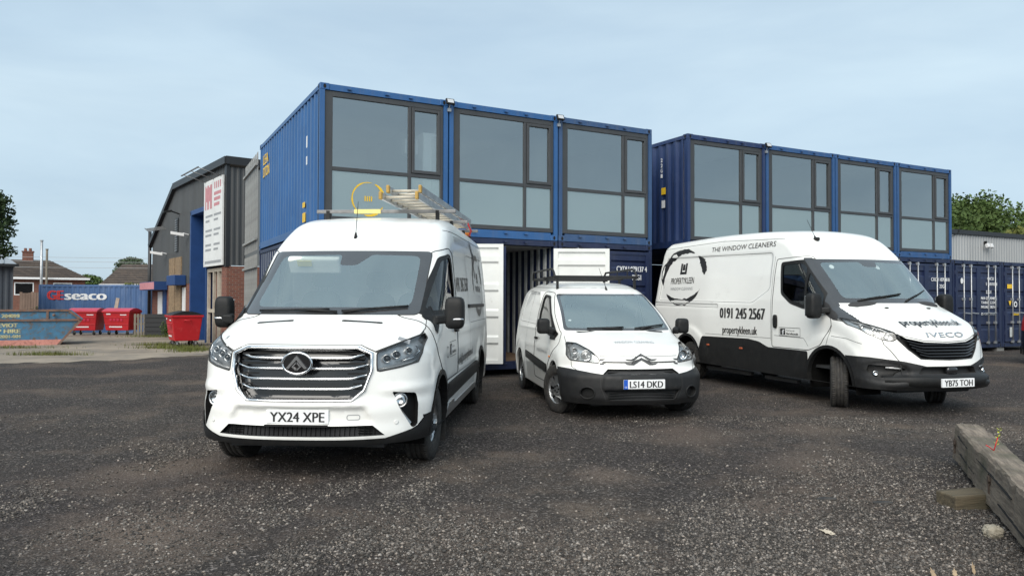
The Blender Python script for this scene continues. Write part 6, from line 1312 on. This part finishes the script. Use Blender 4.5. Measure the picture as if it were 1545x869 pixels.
def board_fence():
    o = empty('board_fence', (-29.5, 44, -.3), 0, 'weathered brown timber fence between the shed and the blue container', 'fence')
    for k in range(26): m = MB(); h = 2.2+random.uniform(-.06, .06); m.box((k*.17, 0, 0), (k*.17+.155, .03, h)); m.build('board', 'fence_brown', o)
    for z in (.4, 1.6): m = MB(); m.box((0, .03, z), (4.4, .08, z+.09)); m.build('rail', 'fence_brown', o)
M['fence_brown'] = pm('fence_brown', (.16, .11, .085), .9, 0, .3, 4, stretch=(1, 1, .2)); board_fence()

# ------------------------------------------------------------------ vegetation
def leafmat(name, a, b, sc=1.2):
    m = pm(name, a, .7, 0, .35, sc, col2=b, thr=(.4, .65), spec=.25); return m
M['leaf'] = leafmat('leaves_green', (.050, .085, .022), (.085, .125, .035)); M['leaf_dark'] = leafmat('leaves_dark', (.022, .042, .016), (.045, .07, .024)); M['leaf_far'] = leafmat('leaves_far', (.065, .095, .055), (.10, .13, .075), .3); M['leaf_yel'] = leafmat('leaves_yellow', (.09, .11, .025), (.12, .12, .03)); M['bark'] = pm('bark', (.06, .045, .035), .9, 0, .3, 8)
def tree(name, lab, base, blobs, n, size, mat, trunk=.18, grp=None, seed=1, cat='tree'):
    """tapered trunk with limbs to each foliage mass; many small leaf faces filling uneven masses"""
    rg = np.random.default_rng(seed); o = empty(name, base, 0, lab, cat, grp); B = np.array(blobs, float); vol = np.prod(B[:, 3:], 1); idx = rg.choice(len(B), n, p=vol/vol.sum())
    d = rg.normal(size=(n, 3)); d /= np.linalg.norm(d, axis=1)[:, None]; r = rg.random(n)**.42
    cl = rg.normal(size=(60, 3)); cl /= np.linalg.norm(cl, axis=1)[:, None]; near = np.max(d @ cl.T, 1); r = r*(.80+.34*sstep(.90, .995, near)); keep = rg.random(n) < (.30+.70*sstep(.93, .985, near)); d, r, idx = d[keep], r[keep], idx[keep]; n = len(r)
    P = B[idx, :3]+d*r[:, None]*B[idx, 3:]; a = rg.normal(size=(n, 3)); a /= np.linalg.norm(a, axis=1)[:, None]; q = rg.normal(size=(n, 3)); b = np.cross(a, q); b /= np.linalg.norm(b, axis=1)[:, None]; s = size*(.55+.8*rg.random(n))[:, None]
    V = np.stack([P-a*s, P+b*s*.55, P+a*s, P-b*s*.55], 1).reshape(-1, 3); F = np.arange(4*n).reshape(-1, 4); me = bpy.data.meshes.new('crown'); me.from_pydata(V.tolist(), [], F.tolist()); link('crown', me, mat, o)
    m = MB(); top = max(b_[2] for b_ in blobs)
    if trunk:
        m.tube([(0, 0, -.3), (.03, .02, top*.35), (0, 0, top*.8)], [trunk, trunk*.75, trunk*.35], 8)
        for bl in blobs: m.tube([(0, 0, min(bl[2]*.55, top*.5)), (bl[0]*.5, bl[1]*.5, bl[2]*.8), (bl[0], bl[1], bl[2]+bl[5]*.3)], [trunk*.45, trunk*.3, trunk*.08], 6)
        m.build('trunk', 'bark', o, True)
    return o
rnd = random.Random(11)
def crown(w, h, z, k, sq=.6): return [(rnd.uniform(-w, w)*.75, rnd.uniform(-w, w)*.5, z+rnd.uniform(0, h), w*rnd.uniform(.4, .62), w*rnd.uniform(.35, .5), w*sq*rnd.uniform(.4, .6)) for _ in range(k)]
tree('broadleaf_tree', 'dark leafy tree overhanging the shed at the left edge', (-21.2, 29.5, -.2), [(-.3, 0, 5.0, 1.2, 1.2, 1.2), (.25, 0, 5.4, .7, .8, .7), (.45, -.2, 4.45, .75, .8, .45), (.55, 0, 3.65, .7, .6, .32), (0, 0, 3.8, .9, .8, .4)], 9000, .075, 'leaf_dark', .22, seed=2)
for k, (x, y, h, w, mt, lab) in enumerate(((27.5, 46, 8.0, 3.4, 'leaf', 'bushy green tree just right of the upper container row'), (32.0, 49, 8.8, 3.6, 'leaf', 'rounded green tree in the middle of the right tree line'), (36.8, 50, 9.1, 3.8, 'leaf', 'green tree behind the grey shed at the right edge'), (30.2, 44.5, 6.4, 2.8, 'leaf_yel', 'lower yellowish bush over the grey shed roof'), (35.5, 45.5, 6.6, 3.0, 'leaf_dark', 'low dark bush over the grey shed roof near the right edge'), (41.5, 51, 9.0, 3.8, 'leaf', 'outermost green tree past the right edge'))): tree('broadleaf_tree', lab, (x, y, 0), crown(w, h*.42, h*.42, 9, .75), 15000, .14, mt, .25, 'trees behind the right shed', 20+k)
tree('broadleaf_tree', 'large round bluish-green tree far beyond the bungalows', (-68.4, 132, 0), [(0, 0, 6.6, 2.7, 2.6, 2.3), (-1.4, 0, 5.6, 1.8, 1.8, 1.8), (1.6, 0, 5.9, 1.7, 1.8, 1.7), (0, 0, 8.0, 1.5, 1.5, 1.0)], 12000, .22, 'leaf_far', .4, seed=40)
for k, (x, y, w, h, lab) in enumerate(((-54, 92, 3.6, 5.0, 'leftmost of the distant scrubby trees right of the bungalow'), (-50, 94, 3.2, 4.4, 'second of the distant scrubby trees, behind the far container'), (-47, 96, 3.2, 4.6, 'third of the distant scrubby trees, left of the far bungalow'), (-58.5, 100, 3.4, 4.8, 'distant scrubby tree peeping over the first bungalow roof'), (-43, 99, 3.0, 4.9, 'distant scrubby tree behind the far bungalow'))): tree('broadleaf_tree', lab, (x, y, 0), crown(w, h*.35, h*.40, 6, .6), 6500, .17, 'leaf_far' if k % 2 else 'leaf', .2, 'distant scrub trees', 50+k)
tree('broadleaf_tree', 'yellow-green bush in front of the far bungalow', (-22.0, 42.5, -.2), [(0, 0, 2.0, .7, .6, .6), (.8, 0, 1.8, .6, .5, .5)], 2500, .07, 'leaf_yel', .05, seed=70)
tree('weed_clump', 'leafy weed growing against the black timber box', (-15.35, 32.9, tz(-15.3, 32.9)), [(0, 0, .35, .35, .25, .35), (.15, 0, .75, .2, .2, .3)], 1300, .04, 'leaf', .012, seed=71, cat='plant')
tree('shrub', 'low green shrub at the foot of the brown timber fence', (-27.5, 43.3, -.2), [(0, 0, .8, 1.2, .4, .5)], 2200, .06, 'leaf_dark', .04, seed=72, cat='plant')
def grass(name, lab, spots, n, seed, h=.12):
    rg = np.random.default_rng(seed); V = []; F = []
    for cx_, cy_, rx_, ry_ in spots:
        for _ in range(n):
            x, y = cx_+rg.normal()*rx_, cy_+rg.normal()*ry_; z = tz(x, y); a = rg.random()*6.28; l = h*(.4+rg.random()); w = .008; dx, dy = math.cos(a), math.sin(a); k = len(V)
            V += [(x-dy*w, y+dx*w, z), (x+dy*w, y-dx*w, z), (x+dx*l*.4, y+dy*l*.4, z+l)]; F.append((k, k+1, k+2))
    me = bpy.data.meshes.new(name); me.from_pydata(V, [], F); return tag(link(name, me, 'leaf_yel'), lab, 'grass', None, 'stuff')
grass('grass_patch', 'patchy yellow-green grass around the near red bin and along the road edge', [(-11.8, 25.0, .5, .25), (-10.8, 24.6, .4, .3), (-12.6, 26.6, .6, .3), (-10.3, 23.6, .3, .4), (-15.5, 32.4, .8, .15), (-13.5, 21.5, .5, .15), (-17.5, 24.8, 1.0, .2)], 650, 9)

# ------------------------------------------------------------------ right background: grey ribbed building, partly seen car
def right_shed():
    u = Vector((math.cos(BY), math.sin(BY))); p = (9.82+u.x*7, 26.9+u.y*7, 0); o = empty('ribbed_shed', p, BY, 'pale grey ribbed metal building above the single-height containers', 'building')
    m = MB(); corrugated(m, 0, 0, 26, 0, 4.45, 'x', -1, .20, .035); m.build('ribbed_wall', 'clad_grey', o); m = MB(); m.box((-.1, -.08, 4.44), (26.1, .2, 4.62)); m.build('fascia', 'clad_dark', o); m = MB(); m.add([(0, 0, 4.6), (26, 0, 4.6), (26, 8, 5.3), (0, 8, 5.3)], [(0, 1, 2, 3)]); m.build('roof', 'clad', o)
    l = empty('security_light', (p[0]+u.x*5.75, p[1]+u.y*5.75, 0), BY, 'white twin security light on the grey ribbed wall at the right edge', 'light'); m = MB(); m.box((-.05, -.08, 4.05), (.05, .0, 4.2)); m.build('mount', 'plastic', l)
    for s in (-1, 1): m = MB(); m.obox((s*.13, -.20, 3.98), (.09, 0, 0), (0, .06, -.03), (0, .03, .09)); m.build('lamp_head', 'steel_white', l, bevel=.02)
    m = MB(); m.tube([(3.75, -.10, 4.75), (3.7, -.09, 4.5), (3.0, -.06, 4.2), (2.3, -.05, 3.9)], .012, 5); w = m.build('loose_cable', 'plastic', None); w.location = p; w.rotation_euler = (0, 0, BY); tag(w, 'thin dark cable hanging on the grey ribbed wall', 'cable')
M['clad_grey'] = pm('grey_ribbed_sheet', (.33, .34, .345), .5, .2, .1, .8, stretch=(1, 1, .2)); right_shed()
def edge_car():
    root = empty('parked_car', (15.62, 18.2, 0), R(20), 'dark tall car with a red tail lamp, cut off by the right edge', 'car')
    prof = [(-3.3, .05), (.8, .05), (.85, .5), (.82, .75)]+spline([(.82, .75), (.5, .95), (0, 1.02), (-.25, 1.06)], 4)[1:]+spline([(-.25, 1.06), (-.7, 1.45), (-1.2, 1.74), (-2.2, 1.86), (-3.05, 1.80)], 5)[1:]+[(-3.22, 1.6), (-3.34, 1.0), (-3.34, .4)]
    S = Shell(prof, lambda ya, z: .25*(ya/.85)**2.5*np.ones_like(z), lambda X, Z: np.interp(Z, [0, .6, 1.0, 1.6], [.84, .88, .84, .66])-.25*sstep(-2.9, -3.4, X)**2, .2, .05, (-3.5, -1, 0), (1, 1, 2.0), None, zcut=.22, W=.85)
    arches(S, root, (0, -2.6), .32, .36, .05, None, y_in=.5)
    for sg in (1, -1):
        S.split(rpoly([(-3.0, 1.05), (-2.7, 1.45), (-1.2, 1.52), (-.5, 1.12), (-.55, 1.05)], .05), 'y', sg).build('side_window', 'glass_dark', root)
        S.split(rpoly([(-3.40, .80), (-3.40, 1.45), (-3.16, 1.45), (-3.10, .95), (-3.15, .80)], .03), 'y', sg, None, -.1).offset(.006).build('tail_lamp', 'red_lamp', root)
    Patch(S.bm).build('body', 'car_dark', root)
    for y in (.74, -.74): make_wheel(root, 0, y, .31, .19, .2, 'twin7'); make_wheel(root, -2.6, y, .31, .19, .2, 'twin7')
M['car_dark'] = pm('dark_car_paint', (.012, .013, .016), .25, .2, .1, 2, coat=.8); edge_car()

# ------------------------------------------------------------------ foreground right: timber baulk, block, stones, leaves
def wood(name, c, c2):
    m = bpy.data.materials.new(name); m.use_nodes = True; t = m.node_tree; b = t.nodes['Principled BSDF']; N = t.nodes.new; K = t.links.new; tc_ = N('ShaderNodeTexCoord'); mp_ = N('ShaderNodeMapping'); mp_.inputs['Scale'].default_value = (.8, 9, 9); K(tc_.outputs['Object'], mp_.inputs[0])
    n = N('ShaderNodeTexNoise'); n.inputs['Scale'].default_value = 3.5; n.inputs['Detail'].default_value = 9; n.inputs['Roughness'].default_value = .7; K(mp_.outputs[0], n.inputs['Vector']); r = N('ShaderNodeValToRGB'); r.color_ramp.elements[0].position = .32; r.color_ramp.elements[1].position = .7; r.color_ramp.elements[0].color = (*c2, 1); r.color_ramp.elements[1].color = (*c, 1); K(n.outputs['Fac'], r.inputs[0])
    n2 = N('ShaderNodeTexNoise'); n2.inputs['Scale'].default_value = 2.2; n2.inputs['Detail'].default_value = 6; K(tc_.outputs['Object'], n2.inputs['Vector']); mr = N('ShaderNodeMapRange'); mr.inputs['From Min'].default_value = .5; mr.inputs['From Max'].default_value = .72; K(n2.outputs['Fac'], mr.inputs['Value']); q = N('ShaderNodeMix'); q.data_type = 'RGBA'; q.inputs['B'].default_value = (.075, .070, .045, 1); K(r.outputs[0], q.inputs['A']); K(mr.outputs[0], q.inputs['Factor']); K(q.outputs['Result'], b.inputs['Base Color'])
    b.inputs['Roughness'].default_value = .9; bu = N('ShaderNodeBump'); bu.inputs['Strength'].default_value = .9; bu.inputs['Distance'].default_value = .012; K(n.outputs['Fac'], bu.inputs['Height']); K(bu.outputs[0], b.inputs['Normal']); return m
M['baulk'] = wood('weathered_baulk', (.30, .245, .19), (.075, .058, .045)); M['block_wood'] = wood('yellowed_block', (.15, .12, .075), (.045, .036, .024)); M['iron'] = pm('rusty_iron', (.10, .075, .06), .8, .5, .3, 20)
def baulk():
    p0, p1 = Vector((4.06, 6.78, 0)), Vector((2.25, 2.63, 0)); d = p1-p0; Lb = d.length; o = empty('timber_baulk', p0, math.atan2(d.y, d.x), 'thick weathered timber baulk with iron bolts in the bottom right corner', 'timber')
    # local x from the far end towards the camera; +y is to the right of the picture when looking back along it
    n = 60; rg = random.Random(3); prof = [(0, .05), (0, .20), (.005, .35), (.022, .372), (.12, .376), (.20, .374), (.225, .352), (.23, .2), (.23, .05)]; k = len(prof); V = []
    for i in range(n+1):
        x = Lb*i/n
        for j, (y, z) in enumerate(prof): V.append((x+(.05*(z-.05)/.3 if i == 0 else 0), y+.006*rg.uniform(-1, 1)+.008*math.sin(x*3+j), z+.005*rg.uniform(-1, 1)-(.012*rg.random() if j == 2 and rg.random() < .25 else 0)))
    m = MB(); m.add(V, [(i*k+j, (i+1)*k+j, (i+1)*k+(j+1) % k, i*k+(j+1) % k) for i in range(n) for j in range(k)]+[tuple(range(k)), tuple(n*k+j for j in range(k-1, -1, -1))]); me = m.build('beam', 'baulk', o); me.scale = (1, -1, 1) if BFLIP else (1, 1, 1)
    s = -1 if BFLIP else 1
    for x, z in ((.13, .21), (1.72, .23)):
        q = MB(); q.lathe([(.001, .012), (.03, .012), (.03, .0)], (x, 0, z), (0, -s, 0), 6); q.lathe([(.042, .004), (.042, -.002)], (x, 0, z), (0, -s, 0), 14); q.build('bolt', 'iron', o); q = MB(); q.obox((x, -s*.004, z-.045), (.012, 0, 0), (0, .006, 0), (0, 0, .05)); q.build('rust_strap', 'iron', o)
    for a, b, z in ((.4, 1.1, .16), (1.2, 2.4, .28), (2.0, 3.2, .13), (.3, .8, .30)): q = MB(); q.beam((a, s*.002, z), (b, s*.002, z-.02), .012, .006); q.build('crack', 'dark', o)
BFLIP = False
baulk()
m = MB(); m.box((-.16, -.10, 0), (.16, .10, .115)); o = m.build('wooden_block', 'block_wood', None, bevel=.012); o.location = (3.30, 5.36, -.01); o.rotation_euler = (0, R(-2), R(8)); tag(o, 'short yellowish timber block supporting the weathered baulk', 'block')
m = MB(); rg = random.Random(5); m.sbox((0, 0, 0), (.055, .05, .042), 2.6, 6); m.v = [tuple(c*(1+.12*rg.uniform(-1, 1)) for c in v) for v in m.v]; o = m.build('rock', 'pale_rock', None) if 'pale_rock' in M else (M.__setitem__('pale_rock', pm('pale_rock', (.36, .32, .25), .9, 0, .2, 30)), m.build('rock', 'pale_rock', None))[1]; o.location = (3.04, 4.66, .035); tag(o, 'pale fist-sized stone lying against the timber baulk', 'stone')
def leafchip(x, y, w, h, rz, lab, mat, name='fallen_leaf', cat='leaf', tilt=60):
    m = MB(); pts = [(0, -h), (w*.5, -h*.5), (w*.35, 0), (w*.55, h*.3), (w*.15, h*.45), (0, h), (-w*.2, h*.4), (-w*.5, h*.25), (-w*.35, -.1*h), (-w*.5, -h*.5)]; m.prism(pts, -.001, .001, 'xy'); o = m.build(name, mat, None); o.location = (x, y, h*.8*math.sin(R(tilt))+.004); o.rotation_euler = (R(tilt), 0, rz); tag(o, lab, cat)
M['dry_leaf'] = pm('dry_leaf', (.34, .26, .17), .8, 0, .2, 30); M['pale_chip'] = pm('pale_chip', (.55, .47, .36), .8, 0, .15, 20)
leafchip(2.27, 3.98, .035, .030, .4, 'dry tan leaf standing among the stones, leftmost of three', 'dry_leaf'); leafchip(2.40, 4.0, .025, .024, -.3, 'small dry tan leaf, middle one of three among the stones', 'dry_leaf'); leafchip(2.52, 4.03, .02, .036, .1, 'narrow dry leaf near the timber, rightmost of three', 'dry_leaf', tilt=75); leafchip(2.02, 4.72, .09, .05, 1.2, 'pale flat chip lying alone on the dark gravel', 'pale_chip', 'stone_chip', 'chip', 12)
def sprig():
    o = empty('seedling', (3.60, 5.50, .375), 0, 'tiny red and yellow-green seedling growing on the timber baulk', 'plant'); m = MB(); m.tube([(0, 0, 0), (.015, 0, .05), (.03, .0, .10)], .004, 5); m.tube([(0, 0, 0), (-.04, 0, .03), (-.06, 0, .04)], .004, 5); m.build('stem', 'red_lamp', o, True); rg = random.Random(1)
    m = MB()
    for k in range(16): z = .04+.008*k; a = k*2.4; c = Vector((.012+.02*z/.1, 0, z)); d = Vector((math.cos(a), math.sin(a), .7)).normalized()*.026; e = Vector((-math.sin(a), math.cos(a), 0))*.007; m.add([c, c+d*.5+e, c+d, c+d*.5-e], [(0, 1, 2, 3)])
    m.build('leaves', 'sprig_leaf', o)
M['sprig_leaf'] = pm('sprig_leaf', (.42, .45, .04), .6, 0, .3, 60); sprig()
for k, (x, y, lab) in enumerate(((2.35, 5.5, 'flat black scrap on the gravel, left one of two'), (2.72, 5.4, 'flat black scrap on the gravel near the timber block'))): m = MB(); m.sbox((0, 0, 0), (.075, .03, .012), 2.5, 5); o = m.build('rubber_scrap', 'rubber', None); o.location = (x, y, .012); tag(o, lab, 'scrap')
